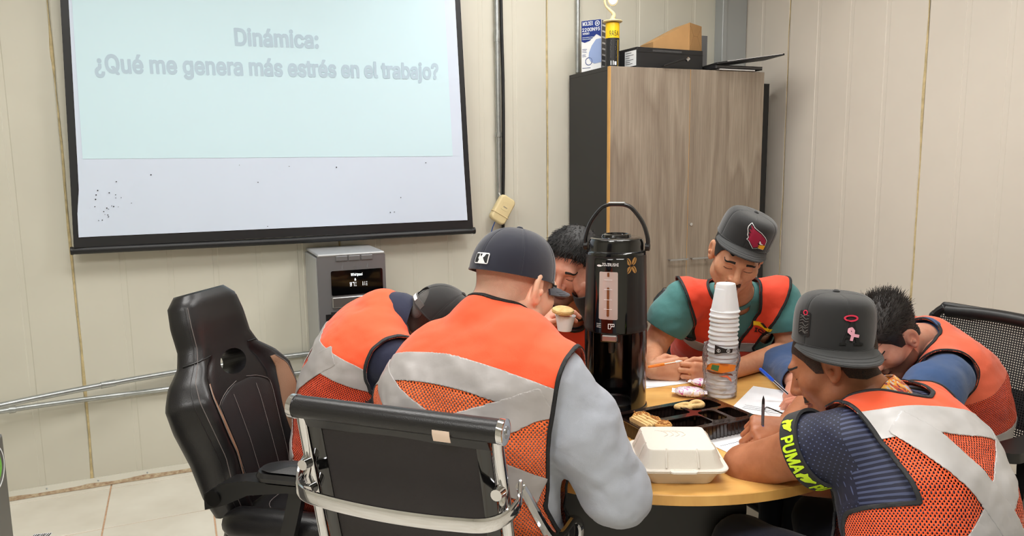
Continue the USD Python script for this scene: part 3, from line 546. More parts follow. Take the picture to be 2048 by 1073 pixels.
# ---- chrome-framed mesh chair (foreground)
def onz(px, py, Y): return at(px, py, Y)
L0, R0 = at(588, 815, 1.50), at(1008, 862, 1.335); Xc = nrm((R0-L0)*[1, 1, 0]); Yc = np.cross(V(0, 0, 1), Xc); wid = np.linalg.norm((R0-L0)[:2]); zt = (L0[2]+R0[2])/2+.0
Tq = frame(V(*((L0+R0)/2)[:2], 0), Xc, Yc, V(0, 0, 1))                       # y forward (to the sitter), z up
t = thing('office_chair', 'chrome-framed black mesh office chair seen from behind in the foreground', 'office chair', Tq[:3, 3]); hw = wid/2
rec = .22; bz = lambda z: (zt-z)*rec                                           # backrest leans back: forward as it goes down
def bp(x, z, o=0): return tr(Tq, (x, bz(z)+o, z))
ob('top_roll', tube([bp(-hw+.004, zt), bp(hw-.004, zt)], .0235, 20), 'leather', t)
for sx in (-1, 1):
    e = ob('end_cap', tube([bp(sx*(hw-.008), zt), bp(sx*(hw+.004), zt), bp(sx*(hw+.005), zt)], [.0255, .0255, .021], 22), 'chrome', t); ob('cap_recess', tube([bp(sx*(hw+.0045), zt), bp(sx*(hw+.0062), zt)], .012, 16), 'brushed', e); ob('cap_screw', tube([bp(sx*(hw+.006), zt), bp(sx*(hw+.008), zt)], .0055, 8), 'chrome', e)
    rp = [bp(sx*(hw-.016), zt-.015), bp(sx*(hw-.013), zt-.2), bp(sx*(hw-.014), .62), bp(sx*(hw-.03), .52, .02), tr(Tq, (sx*(hw-.03), .28, .455)), tr(Tq, (sx*(hw-.03), .62, .45))]
    ob('side_rail', tube(spline(rp, 40), .0125, 12), 'chrome', t)
    ob('inner_rail', bar([bp(sx*(hw-.045), zt-.018, -.002), bp(sx*(hw-.043), zt-.2, -.002), bp(sx*(hw-.043), .60, -.002)], .030, .006), 'black_gloss', t)
v = []; f = []; nx, nz = 12, 20
for i in range(nz+1):
    z = zt-.01-(zt-.52)*i/nz
    for j in range(nx+1): x = -hw+.035+(wid-.07)*j/nx; v.append(bp(x, z, .004-.012*(1-(x/hw)**2)))
for i in range(nz):
    for j in range(nx): a = i*(nx+1)+j; f.append((a, a+nx+1, a+nx+2, a+1))
m = TM(v, f); ob('back_mesh', TM(*solid(m.vertices, m.faces, .004)), 'dark_mesh', t, smooth=True)
ob('roll_flap', loft([np.array([bp(x, zt+.0, -.0236), bp(x, zt-.026, -.013), bp(x, zt-.042, -.006), bp(x, zt-.042, .0), bp(x, zt-.02, .0)]) for x in (-hw+.03, hw-.03)]), 'leather', t)
lx, lz = at(888, 868, 1.37), 0; lp = np.linalg.inv(Tq)@np.r_[lx, 1]; xx = lp[0]
ob('care_label', loft([np.array([bp(xx-.018+q, zt-.004, -.0245), bp(xx-.018+q, zt-.014, -.0262), bp(xx-.018+q, zt-.028, -.024), bp(xx-.018+q, zt-.028, -.0225), bp(xx-.018+q, zt-.014, -.0242), bp(xx-.018+q, zt-.004, -.0225)]) for q in (0, .018, .036)]), 'cream_label' if 'cream_label' in MATS else M('cream_label', (232, 208, 190), .7), t, label='small cream label hanging from the top roll')
za = .845
loopz = [tr(Tq, (-hw-.012, .02+bz(za), za+.03)), tr(Tq, (-hw-.014, -.01+bz(za), za)), tr(Tq, (-hw+.02, -.055+bz(za), za-.018)), tr(Tq, (-hw+.10, -.072+bz(za), za-.022)), tr(Tq, (0, -.078+bz(za), za-.024)), tr(Tq, (hw-.10, -.072+bz(za), za-.022)), tr(Tq, (hw-.02, -.055+bz(za), za-.018)), tr(Tq, (hw+.014, -.01+bz(za), za)), tr(Tq, (hw+.012, .02+bz(za), za+.03))]
ob('arm_loop', loft([np.array([p+a*s*.0045+V(0, 0, 1)*b*.0145 for a, b in ((-.5, -1), (.5, -1), (1, -.6), (1, .6), (.5, 1), (-.5, 1), (-1, .6), (-1, -.6))]) for p, s in zip(spline(loopz, 56), [nrm(np.cross(q, V(0, 0, 1))) for q in np.gradient(spline(loopz, 56), axis=0)])]), 'chrome', t)
for sx in (-1, 1):
    for zz in (za+.032, za-.028): ob('arm_bolt', tube([tr(Tq, (sx*(hw-.016), bz(zz)-.012, zz)), tr(Tq, (sx*(hw-.016), bz(zz)-.032, zz))], [.0135, .0115], 14), 'chrome', t)
    ob('arm_bracket', tube([tr(Tq, (sx*(hw-.014), bz(za)-.012, za+.03)), tr(Tq, (sx*(hw-.010), bz(za)-.02, za)), tr(Tq, (sx*(hw-.014), bz(za)-.012, za-.028))], .0085, 10), 'chrome', t)
    ob('armrest', tube(spline([tr(Tq, (sx*(hw+.012), .02+bz(za), za+.03)), tr(Tq, (sx*(hw+.03), .2, .70)), tr(Tq, (sx*(hw+.03), .36, .665)), tr(Tq, (sx*(hw+.03), .42, .60)), tr(Tq, (sx*(hw), .40, .46))], 30), .011, 10), 'chrome', t)
ob('seat', pad(wid-.04, .46, .05, .05, Tq@frame(V(0, .33, .44), *np.eye(3))), 'leather', t)
star_base(t, tr(Tq, (0, .32, 0)), .29, 'chrome', 'chrome', .44, .4)
# ---- gaming chair
Gy = math.radians(-14); GX = V(math.cos(Gy), math.sin(Gy), 0); GY = np.cross(V(0, 0, 1), GX)
Gc = V(-.60, 2.16, 0); Tg2 = frame(Gc, GX, GY, V(0, 0, 1))                     # x forward, y to the sitter's left (away from the camera)
t = thing('gaming_chair', 'high-backed black gaming chair with tan stripes at the left of the table', 'gaming chair', Gc)
bo, tilt = V(-.20, 0, .50), math.radians(15); BU = .86*V(-math.sin(tilt), 0, math.cos(tilt)); BN = V(math.cos(tilt), 0, math.sin(tilt))
Wp = np.array([[0, .20, .055, .03], [.08, .225, .06, .035], [.2, .235, .062, .05], [.32, .262, .06, .055], [.40, .268, .055, .05], [.46, .235, .05, .03], [.51, .175, .047, .012], [.56, .152, .05, .006], [.64, .148, .058, 0], [.71, .135, .055, 0], [.745, .10, .040, 0]])
def gb(u): return [np.interp(u, Wp[:, 0], Wp[:, k]) for k in (1, 2, 3)]
def gpt(u, v, o=0.):
    """front surface of the backrest at height u, -1..1 across"""
    W, D, Bo = gb(u); x = D*(1-abs(v)**5)**.5+Bo*np.exp(-((abs(v)-.78)/.17)**2)-.012*np.exp(-((abs(v)-.55)/.05)**2)*(u < .5); return bo+BU*u+BN*(x+o)+V(0, W*v, 0)
loops = []; Us = np.r_[np.linspace(0, .71, 44), .725, .738, .745]
for u in Us:
    W, D, Bo = gb(u); k = np.linspace(-1, 1, 41); fr = [gpt(u, v) for v in k]; bk = [bo+BU*u-BN*(D*.75*(1-abs(v)**4)**.5)+V(0, W*v, 0) for v in k[::-1][1:-1]]; loops.append(np.array(fr+bk))
bm = loft(loops)
try:
    cutr = [ap(lathe([(1, -.2), (1, .2)], 28), frame(bo+BU*.475+BN*.05, V(0, .062, 0), BU*.045, BN)) for sy in (0,)]
    g = manifold3d.Manifold(manifold3d.Mesh(np.asarray(bm.vertices, np.float32), np.asarray(bm.faces, np.uint32)))
    for c in cutr: g = g-manifold3d.Manifold(manifold3d.Mesh(np.asarray(c.vertices, np.float32), np.asarray(c.faces, np.uint32)))
    q = g.to_mesh(); bm2 = TM(q.vert_properties[:, :3], q.tri_verts); bm = bm2 if len(bm2.faces) > 500 else bm
except Exception: pass
G = lambda p: tr(Tg2, p)
bkp = ob('backrest', ap(bm, Tg2), 'leather', t, smooth=50)
def gpatch(name, us, v0, v1, mat, o=.0015, n=10, **kw):
    v = []; f = []
    for i, u in enumerate(us):
        for j in range(n+1): v.append(G(gpt(u, v0(u)+(v1(u)-v0(u))*j/n, o)))
    for i in range(len(us)-1):
        for j in range(n): a = i*(n+1)+j; f.append((a, a+1, a+n+2, a+n+1))
    m = TM(v, f); return ob(name, TM(*solid(m.vertices, m.faces, .003)), mat, bkp, smooth=True, **kw)
U1 = np.linspace(.10, .44, 24)
def tw(u): return np.clip(np.sin(math.pi*np.clip((u-.08)/.38, 0, 1)), .0, 1)**.6
for sy in (-1, 1): gpatch('tan_stripe', U1, lambda u: sy*(.66-.07*tw(u)), lambda u: sy*(.66+.10*tw(u)), 'tan_leather', .002)
gpatch('centre_panel', np.linspace(.02, .40, 24), lambda u: -.48*min(1, ((.405-u)/.05)**.5 if u < .405 else 0), lambda u: .48*min(1, ((.405-u)/.05)**.5 if u < .405 else 0), 'leather_soft', .0018)
for vv in (-.5, .5): ob('stitching', tube([G(gpt(u, vv*min(1, ((.41-u)/.05)**.5), .003)) for u in np.linspace(.02, .408, 30)], .0011, 5), 'stitch', bkp)
for vv in (-.22, .22): ob('stitching', tube([G(gpt(u, vv, .003)) for u in np.linspace(.02, .37, 20)], .0011, 5), 'stitch', bkp)
for sy in (-1, 1):
    for q in (.86, .90): ob('seam_stitching', tube([G(gpt(u, sy*q, .0008)) for u in np.linspace(.02, .70, 40)], .0012, 5), 'stitch' if q < .88 else 'leather_soft', bkp)
    ob('stripe_stitching', tube([G(gpt(u, sy*(.66+.10*tw(u)), .003)) for u in U1], .0011, 5), 'stitch', bkp)
    ob('wing_seam', tube([G(gpt(.505+.02*math.cos(a), sy*a, .001)) for a in np.linspace(.55, .995, 12)], .0018, 6), 'black_plastic', bkp)
    # armrest
    ay = sy*.305
    ob('armrest_pad', pad(.30, .085, .035, .035, Tg2@frame(V(.16, ay, .69), *np.eye(3))), 'leather', t)
    ob('armrest_frame', loft([np.array([G((x, ay+a*.030, z+b*h)) for a, b in ((-1, -1), (1, -1), (1, 1), (-1, 1))]) for x, z, h in ((-.14, .62, .022), (-.08, .647, .030), (-.01, .671, .020), (.1, .679, .011), (.30, .683, .008))]), 'black_plastic', t, smooth=30)
    ob('armrest_pivot', tube([G((-.11, ay-sy*.034, .635)), G((-.11, ay+sy*.036, .635))], .022, 16), 'black_gloss', t)
    ob('armrest_strut', loft([np.array([G((x+a*.02, ay-sy*.01+b*.012, z)) for a, b in ((-1, -1), (1, -1), (1, 1), (-1, 1))]) for x, z in ((.12, .683), (.09, .57), (.05, .43))]), 'black_plastic', t)
v = []
seat = pad(.50, .52, .11, .09, Tg2@frame(V(.06, 0, .40), *np.eye(3)), .004); s_ = ob('seat', seat, 'leather', t, smooth=50)
for sy in (-1, 1): ob('seat_bolster', tube(spline([G((-.16, sy*.21, .50)), G((.0, sy*.225, .515)), (G((.16, sy*.225, .513))), G((.29, sy*.20, .50))], 16), np.r_[.03, np.full(14, .046), .03], 14), 'leather', s_)
ob('stitching', tube([G((x, y, .517)) for x, y in list(rrect(.34, .30, .07, .07, 0).exterior.coords)], .0012, 5), 'stitch', s_)
ob('back_bracket', box(-.24, -.10, -.08, .08, .385, .42, Tg2), 'black_plastic', t); star_base(t, G((.04, 0, 0)), .32, 'black_plastic', 'black_plastic', .40, .9)
# ---- mesh task chairs
MN('mesh_net', {'u': ('uvmap', {'attribute': 'st'}), 's': ('separate_xyz', {}), 'a': ('math', {'math_type': 'multiply', 'value2': 760.}), 'b': ('math', {'math_type': 'multiply', 'value2': 760.}), 'sa': ('math', {'math_type': 'sine'}), 'sb': ('math', {'math_type': 'sine'}), 'q': ('math', {'math_type': 'minimum'}), 'g': ('math', {'math_type': 'greater_than', 'value2': .1}),
    'p': ('principled_bsdf', {'base_color': tuple(lin((34, 35, 37))), 'roughness': .6}), 'x': ('transparent_bsdf', {}), 'm': ('mix_closure', {})}, [('u.UV', 's.vector'), ('s.x', 'a.value1'), ('s.y', 'b.value1'), ('a.value', 'sa.value1'), ('b.value', 'sb.value1'), ('sa.value', 'q.value1'), ('sb.value', 'q.value2'), ('q.value', 'g.value1'), ('g.value', 'm.fac'), ('p.BSDF', 'm.closure1'), ('x.BSDF', 'm.closure2')], 'm.closure')
def task_chair(label, c, face, arms=True, w=.47, top=1.0, group=None):
    """mesh-backed chair; face: the direction the sitter looks"""
    X = nrm(V(*face, 0)); Yl = np.cross(V(0, 0, 1), X); T = frame(V(*c, 0), X, Yl, V(0, 0, 1)); P = lambda *p: tr(T, p); t = thing('office_chair', label, 'office chair', V(*c, 0))
    ob('seat', pad(.46, .48, .065, .06, T@frame(V(.03, 0, .415), *np.eye(3))), 'seat_fabric', t)
    bx = lambda z, y=0: -.25-(z-.55)*.16+.25*y*y
    out = [(y, z) for y, z in list(rrect(w, top-.56, .07, 0, (top+.56)/2).exterior.coords)]
    fr = spline([P(bx(z, y), y*(1+.0*(z-.56)), z) for y, z in out[::2]+[out[0]]], 80); ob('back_frame', tube(fr, .015, 10), 'black_plastic', t)
    ob('top_rail', tube([P(bx(top-.02, y)+.002, y, top-.018+.012*(1-(y/(w*.4))**2)) for y in np.linspace(-w*.4, w*.4, 14)], .0235, 12), 'black_plastic', t)
    v = []; f = []; uv = []; ny, nz = 12, 12
    for i in range(nz+1):
        for j in range(ny+1): y = (-.5+j/ny)*(w-.01); z = .575+(top-.59)*i/nz; v.append(P(bx(z, y), y, z)); uv.append((y, z))
    for i in range(nz):
        for j in range(ny): a = i*(ny+1)+j; f.append((a, a+1, a+ny+2, a+ny+1))
    m = TM(v, f); ob('back_mesh', m, 'mesh_net', t, uv=uv)
    ob('lumbar_support', loft([np.array([P(bx(z, y)-.028+dx, y, z) for z, dx in ((.60, 0), (.60, .02), (.70, .02), (.72, .012), (.70, 0))]) for y in np.linspace(-.19, .19, 9)]), 'black_plastic', t)
    ob('spine', tube(spline([P(-.05, 0, .40), P(-.22, 0, .42), P(-.33, 0, .52), P(bx(.72)-.035, 0, .70)], 16), .022, 10), 'black_plastic', t)
    for sy in (-1, 1):
        if arms:
            ob('armrest', prism(rrect(.25, .085, .04), 0, .03, T@frame(V(.03, sy*.285, .635), *np.eye(3))), 'black_plastic', t, smooth=25)
            ob('arm_post', loft([np.array([P(x+a*.022, sy*y+b*.012, z) for a, b in ((-1, -1), (1, -1), (1, 1), (-1, 1))]) for x, y, z in ((.02, .285, .636), (.01, .285, .50), (.02, .265, .42), (.03, .16, .405))]), 'black_plastic', t)
    star_base(t, P(.02, 0, 0), .30, rot=.3)
    return t
task_chair('black mesh-backed office chair at the right behind the denim-sleeved person', (1.40, 2.37), (-.9, -.43), w=.50, top=.96)
task_chair('black office chair under the person in the dotted navy jersey', (.90, 1.42), (-.47, .88), arms=False, top=.86)
task_chair('black office chair under the person in the red bird cap', (.87, 3.10), (-.1, -1), arms=False, top=.90)
task_chair('black office chair under the person propping their head behind the urn', (.17, 3.0), (.08, -1), arms=False, top=.90)
# ================================================================ people: materials
def skin(name, rgb, deep):
    c, d = lin(rgb), lin(deep)
    MN(name, {'t': ('texture_coordinate', {}), 'n': ('noise_texture', {'scale': 22., 'detail': 5., 'roughness': .6}), 'r': ('rgb_ramp', {'ramp': [(.3, tuple(d)), (.65, tuple(c))]}),
        'n2': ('noise_texture', {'scale': 420., 'detail': 3.}), 'b': ('bump', {'strength': .12, 'distance': .0012}), 'p': ('principled_bsdf', {'roughness': .46, 'subsurface_weight': .12, 'subsurface_scale': .006, 'specular_ior_level': .4})},
       [('t.object', 'n.vector'), ('t.object', 'n2.vector'), ('n.fac', 'r.fac'), ('r.color', 'p.base_color'), ('n2.fac', 'b.height'), ('b.normal', 'p.normal')])
skin('skin_light', (248, 196, 168), (238, 174, 146)); skin('skin_tan', (214, 156, 122), (198, 134, 100)); skin('skin_brown', (178, 116, 82), (158, 98, 66)); skin('skin_rosy', (222, 160, 136), (206, 134, 110))
M('lip', (168, 100, 86), .45); M('lip_dark', (140, 84, 70), .45)
def stubble(name, rgb, cover, scale=900.):
    MN(name, {'t': ('texture_coordinate', {}), 'n': ('noise_texture', {'scale': scale, 'detail': 2.}), 'r': ('rgb_ramp', {'ramp': [(.5-cover*.25, (1, 1, 1)), (.62-cover*.25, (0, 0, 0))]}),
        'p': ('principled_bsdf', {'base_color': tuple(lin(rgb)), 'roughness': .7}), 'x': ('transparent_bsdf', {}), 'm': ('mix_closure', {})}, [('t.object', 'n.vector'), ('n.fac', 'r.fac'), ('r.color', 'm.fac'), ('p.BSDF', 'm.closure1'), ('x.BSDF', 'm.closure2')], 'm.closure')
stubble('buzz_hair', (120, 90, 78), .0, 2400.); stubble('fade_hair', (34, 26, 22), .55, 1800.); stubble('beard_stubble', (44, 32, 28), .2, 1800.)
M('hair_black', (22, 20, 20), .62, var=.3, vs=120); M('hair_dark', (34, 28, 25), .6, var=.3, vs=120)
def cloth(name, rgb, rough=.85, var=.07, weave=900., bump=.15, sheen=.15):
    c = lin(rgb)
    MN(name, {'t': ('texture_coordinate', {}), 'n': ('noise_texture', {'scale': 9., 'detail': 5., 'roughness': .6}), 'r': ('rgb_ramp', {'ramp': [(.3, tuple(c*(1-var))), (.7, tuple(np.clip(c*(1+var), 0, 1)))]}),
        'n2': ('noise_texture', {'scale': weave, 'detail': 2.}), 'n3': ('noise_texture', {'scale': 34., 'detail': 3., 'distortion': .8}), 'a': ('math', {'math_type': 'multiply_add', 'value2': 3.}), 'b': ('bump', {'strength': bump, 'distance': .003}),
        'p': ('principled_bsdf', {'roughness': rough, 'sheen_weight': sheen})},
       [('t.object', 'n.vector'), ('t.object', 'n2.vector'), ('t.object', 'n3.vector'), ('n.fac', 'r.fac'), ('r.color', 'p.base_color'), ('n3.fac', 'a.value1'), ('n2.fac', 'a.value3'), ('a.value', 'b.height'), ('b.normal', 'p.normal')])
cloth('orange_cloth', (252, 92, 48), .75, .03); cloth('orange_faded', (232, 104, 72), .8, .05); cloth('orange_red', (228, 66, 34), .75, .05)
cloth('grey_marl', (172, 177, 188), .95, .06, 1500, .2); cloth('navy_cloth', (30, 36, 62), .85); cloth('teal_cloth', (70, 122, 120), .9, .06); cloth('trousers_navy', (28, 32, 50), .9); cloth('black_cloth', (30, 30, 33), .85); cloth('denim', (52, 79, 122), .9, .14, 1100, .25); cloth('denim_light', (112, 150, 204), .9, .1, 1100, .25)
cloth('cap_navy', (29, 31, 48), .85, .08, 1300, .1, .3); cloth('cap_black', (29, 29, 30), .85, .06, 1300, .1, .3); cloth('cap_grey', (84, 82, 80), .9, .1, 700, .3); cloth('brim_grey', (46, 47, 48), .8, .05, 1300, .1)
M('reflective', (178, 173, 172), .42, metal=.12, var=.05, vs=18, bump=.22, bs=26); M('reflective_white', (198, 196, 196), .42, metal=.1, var=.04, vs=18, bump=.22, bs=26); M('piping', (40, 41, 44), .7); M('piping_dark', (26, 26, 28), .7)
def mesh_fabric(name, rgb, k=380., thr=.42, rgb_hole=None):
    """woven mesh with real holes: the vest's own st coordinates (metres) drive a staggered hole grid"""
    c = tuple(lin(rgb))
    MN(name, {'u': ('uvmap', {'attribute': 'st'}), 's': ('separate_xyz', {}), 'a': ('math', {'math_type': 'multiply', 'value2': k}), 'b': ('math', {'math_type': 'multiply', 'value2': k*.8}), 'sa': ('math', {'math_type': 'sine'}), 'sb': ('math', {'math_type': 'sine'}),
        'q': ('math', {'math_type': 'multiply'}), 'g': ('math', {'math_type': 'greater_than', 'value2': thr}), 'p': ('principled_bsdf', {'base_color': c, 'roughness': .7, 'sheen_weight': .1}), 'x': ('transparent_bsdf', {}), 'm': ('mix_closure', {}), 'bp': ('bump', {'strength': .6, 'distance': .002, 'invert': True})},
       [('u.UV', 's.vector'), ('s.x', 'a.value1'), ('s.y', 'b.value1'), ('a.value', 'sa.value1'), ('b.value', 'sb.value1'), ('sa.value', 'q.value1'), ('sb.value', 'q.value2'), ('q.value', 'g.value1'), ('g.value', 'm.fac'), ('q.value', 'bp.height'), ('bp.normal', 'p.normal'), ('p.BSDF', 'm.closure1'), ('x.BSDF', 'm.closure2')], 'm.closure')
mesh_fabric('mesh_orange', (252, 112, 50), 930., .36); mesh_fabric('mesh_red', (236, 80, 38), 930., .34); mesh_fabric('mesh_big', (250, 98, 48), 900., .28)
MN('jersey', {'u': ('uvmap', {'attribute': 'st'}), 's': ('separate_xyz', {}), 'a': ('math', {'math_type': 'multiply', 'value2': 420.}), 'b': ('math', {'math_type': 'multiply', 'value2': 420.}), 'sa': ('math', {'math_type': 'sine'}), 'sb': ('math', {'math_type': 'sine'}), 'q': ('math', {'math_type': 'multiply'}), 'g': ('math', {'math_type': 'greater_than', 'value2': .78}),
    'mx': ('mix', {'color1': tuple(lin((24, 28, 54))), 'color2': tuple(lin((76, 86, 124)))}), 'p': ('principled_bsdf', {'roughness': .6, 'sheen_weight': .1})},
   [('u.UV', 's.vector'), ('s.x', 'a.value1'), ('s.y', 'b.value1'), ('a.value', 'sa.value1'), ('b.value', 'sb.value1'), ('sa.value', 'q.value1'), ('sb.value', 'q.value2'), ('q.value', 'g.value1'), ('g.value', 'mx.fac'), ('mx.color', 'p.base_color')])
MN('jersey_stripe', {'u': ('uvmap', {'attribute': 'st'}), 's': ('separate_xyz', {}), 'b': ('math', {'math_type': 'multiply', 'value2': 620.}), 'sb': ('math', {'math_type': 'sine'}), 'g': ('math', {'math_type': 'greater_than', 'value2': .25}), 'mx': ('mix', {'color1': tuple(lin((26, 29, 54))), 'color2': tuple(lin((72, 80, 112)))}), 'p': ('principled_bsdf', {'roughness': .65})},
   [('u.UV', 's.vector'), ('s.y', 'b.value1'), ('b.value', 'sb.value1'), ('sb.value', 'g.value1'), ('g.value', 'mx.fac'), ('mx.color', 'p.base_color')])
MN('floral', {'t': ('texture_coordinate', {}), 'n': ('noise_texture', {'scale': 30., 'detail': 2.5, 'distortion': 2.2}), 'r': ('rgb_ramp', {'ramp': [(.28, tuple(lin((120, 120, 176)))), (.40, tuple(lin((206, 196, 214)))), (.47, tuple(lin((238, 190, 70)))), (.54, tuple(lin((240, 150, 60)))), (.6, tuple(lin((214, 74, 60)))), (.66, tuple(lin((70, 50, 80)))), (.72, tuple(lin((234, 206, 120))))]}), 'p': ('principled_bsdf', {'roughness': .7})},
   [('t.object', 'n.vector'), ('n.fac', 'r.fac'), ('r.color', 'p.base_color')])
M('lime_print', (206, 240, 40), .5); M('pink_print', (246, 176, 196), .5); M('thread_black', (20, 20, 22), .6); M('halo_red', (226, 50, 84), .45); M('cardinal_red', (158, 22, 62), .5); M('beak_yellow', (250, 180, 40), .5); M('thread_white', (238, 238, 240), .6)

# ================================================================ people: body engine
WT = np.array([[0, .172, .114], [.25, .165, .110], [.5, .175, .116], [.74, .180, .102], [.88, .142, .062], [1., .055, .036]])
class Body:
    def __init__(s, pelvis, neck, sl, sr, bow=.05, g=1., lat0=None):
        s.P, s.N, s.SL, s.SR, s.g = V(*pelvis), V(*neck), V(*sl), V(*sr), g
        l1 = nrm(s.SL-s.SR); l0 = nrm(V(*lat0)) if lat0 is not None else nrm(l1*[1, 1, 0]); ax = nrm(s.N-s.P); back = -np.cross(nrm(l0+l1), ax)
        mid = (s.P+s.N)/2+back*bow; n = 9; T = np.linspace(0, 1, n)
        s.c = np.array([(1-t)**2*s.P+2*t*(1-t)*mid+t*t*s.N for t in T]); s.l = np.array([nrm(l0*(1-t)+l1*t) for t in T])
        TT = np.linspace(-.35, 1, 60); s.cc = np.array([(1-t)**2*s.P+2*t*(1-t)*mid+t*t*s.N for t in TT]); s.ll = np.array([nrm(l0*(1-max(t, 0))+l1*max(t, 0)) for t in TT])
        tg = np.gradient(s.cc, axis=0); s.tg = tg/np.linalg.norm(tg, axis=1, keepdims=True); s.ll = np.array([nrm(l-t*(l@t)) for l, t in zip(s.ll, s.tg)]); s.ff = np.cross(s.ll, s.tg)
        dl = np.r_[0, np.cumsum(np.linalg.norm(np.diff(s.cc, axis=0), axis=1))]; s.hh = dl-np.interp(0, TT, dl); s.L = s.hh[-1]
        s.W = np.interp(T, WT[:, 0], WT[:, 1])*g; s.R = np.interp(T, WT[:, 0], WT[:, 2])*(1+(g-1)*1.2)
        s.up = nrm(s.N-s.c[-3])
    def torso(s): return un([cone(c-l*(w-r), c+l*(w-r), r, r) for c, l, w, r in zip(s.c, s.l, s.W, s.R)], .03)
    def local(s, p):
        """(lateral s, height h along the spine, depth d, arc u round the trunk)"""
        i = np.concatenate([np.argmin(((q[:, None]-s.cc)**2).sum(2), 1) for q in np.array_split(p, max(1, len(p)//4000))]); q = p-s.cc[i]
        h = s.hh[i]+(q*s.tg[i]).sum(1); a = (q*s.ll[i]).sum(1); d = (q*s.ff[i]).sum(1); return a, h, d, .165*np.arctan2(a/.16, -d/.12)
ORTH = lambda f, u: (lambda F: (np.cross(F, nrm(V(*u)-F*(V(*u)@F))), F, nrm(V(*u)-F*(V(*u)@F))))(nrm(V(*f)))
def headframe(c, fwd, up): r, f, u = ORTH(fwd, up); return frame(V(*c), r, f, u)     # local x = person's right, y = face, z = up
def head_sdf(neck, nr=.058, wide=1., jaw=1.):
    a = [ell((0, -.014, .030), (.0765*wide, .097, .084)), ell((0, .026, -.030), (.064*wide, .068, .088)), cone((-.042*jaw, .018, -.070), (0, .070, -.103), .026*jaw, .021), cone((.042*jaw, .018, -.070), (0, .070, -.103), .026*jaw, .021),
         ell((-.043, .056, -.020), (.026, .026, .024)), ell((.043, .056, -.020), (.026, .026, .024)), cone((-.036, .083, .024), (.036, .083, .024), .0115, .0115), ell((0, .082, -.100), (.02, .014, .014))]
    b = [cone((0, .088, .014), (0, .112, -.026), .0085, .0115), ell((0, .113, -.030), (.0115, .010, .0095)), ell((-.0145, .1, -.033), (.0085, .011, .0085)), ell((.0145, .1, -.033), (.0085, .011, .0085))]
    lips = [ell((0, .0925, -.0625), (.025, .0105, .0062)), ell((0, .0905, -.0735), (.021, .0105, .0068)), ell((0, .088, -.055), (.024, .010, .010))]
    lids = [ell((x, .0765, .003), (.0155, .0125, .0125)) for x in (-.032, .032)]
    ears = []
    for sx in (-1, 1):
        R = np.array([nrm(V(sx, .35, 0)), nrm(V(-.35*sx, 1, .15)), V(0, -.15, 1)]).T
        ears.append((ell((sx*.0800*wide, -.012, -.006), (.0085, .0205, .033), R), ell((sx*.0885*wide, -.008, -.004), (.0075, .0115, .021), R), ell((sx*.0865*wide, -.006, -.014), (.005, .006, .008), R), ell((sx*.079*wide, -.004, -.032), (.0075, .009, .010), R)))
    nk = [cone((0, -.022, -.055), neck, nr, nr*1.06)] if neck is not None else []
    def f(p):
        d = un(a, .022)(p)
        for x in (-.033, .033): d = -smin(-d, ell((x, .104, .004), (.0185, .0165, .0125))(p), .012)
        d = smin(d, un(b, .007)(p), .010)
        for x in (-.007, .007): d = -smin(-d, ell((x, .108, -.0395), (.0042, .006, .004))(p), .003)
        d = smin(d, un(lids, .002)(p), .004); d = smin(d, lips[2](p), .012)
        d = smin(d, np.minimum(lips[0](p), lips[1](p)), .005); d = -smin(-d, cone((-.022, .0985, -.0682), (.022, .0985, -.0682), .0018, .0018)(p), .002)
        for e, c, t, lo in ears: ee = smin(e(p), lo(p), .006); ee = -smin(-ee, c(p), .004); d = smin(d, smin(ee, t(p), .004), .007)
        for q in nk: d = smin(d, q(p), .030)
        return d
    return f
def clipper(v, f, vals, lift=0., thick=0., n=None):
    """cut where all fields are positive, lift along normals, thicken"""
    n = vnormals(v, f) if n is None else n
    for k in range(len(vals)):
        v, f, ex = cut(v, f, vals[k], [n]+list(vals[k+1:])); n = ex[0]; vals = list(vals[:k+1])+ex[1:]
        if len(f) == 0: return None
    v = v+n*lift
    return TM(*solid(v, f, thick, n)) if thick else TM(v, f)
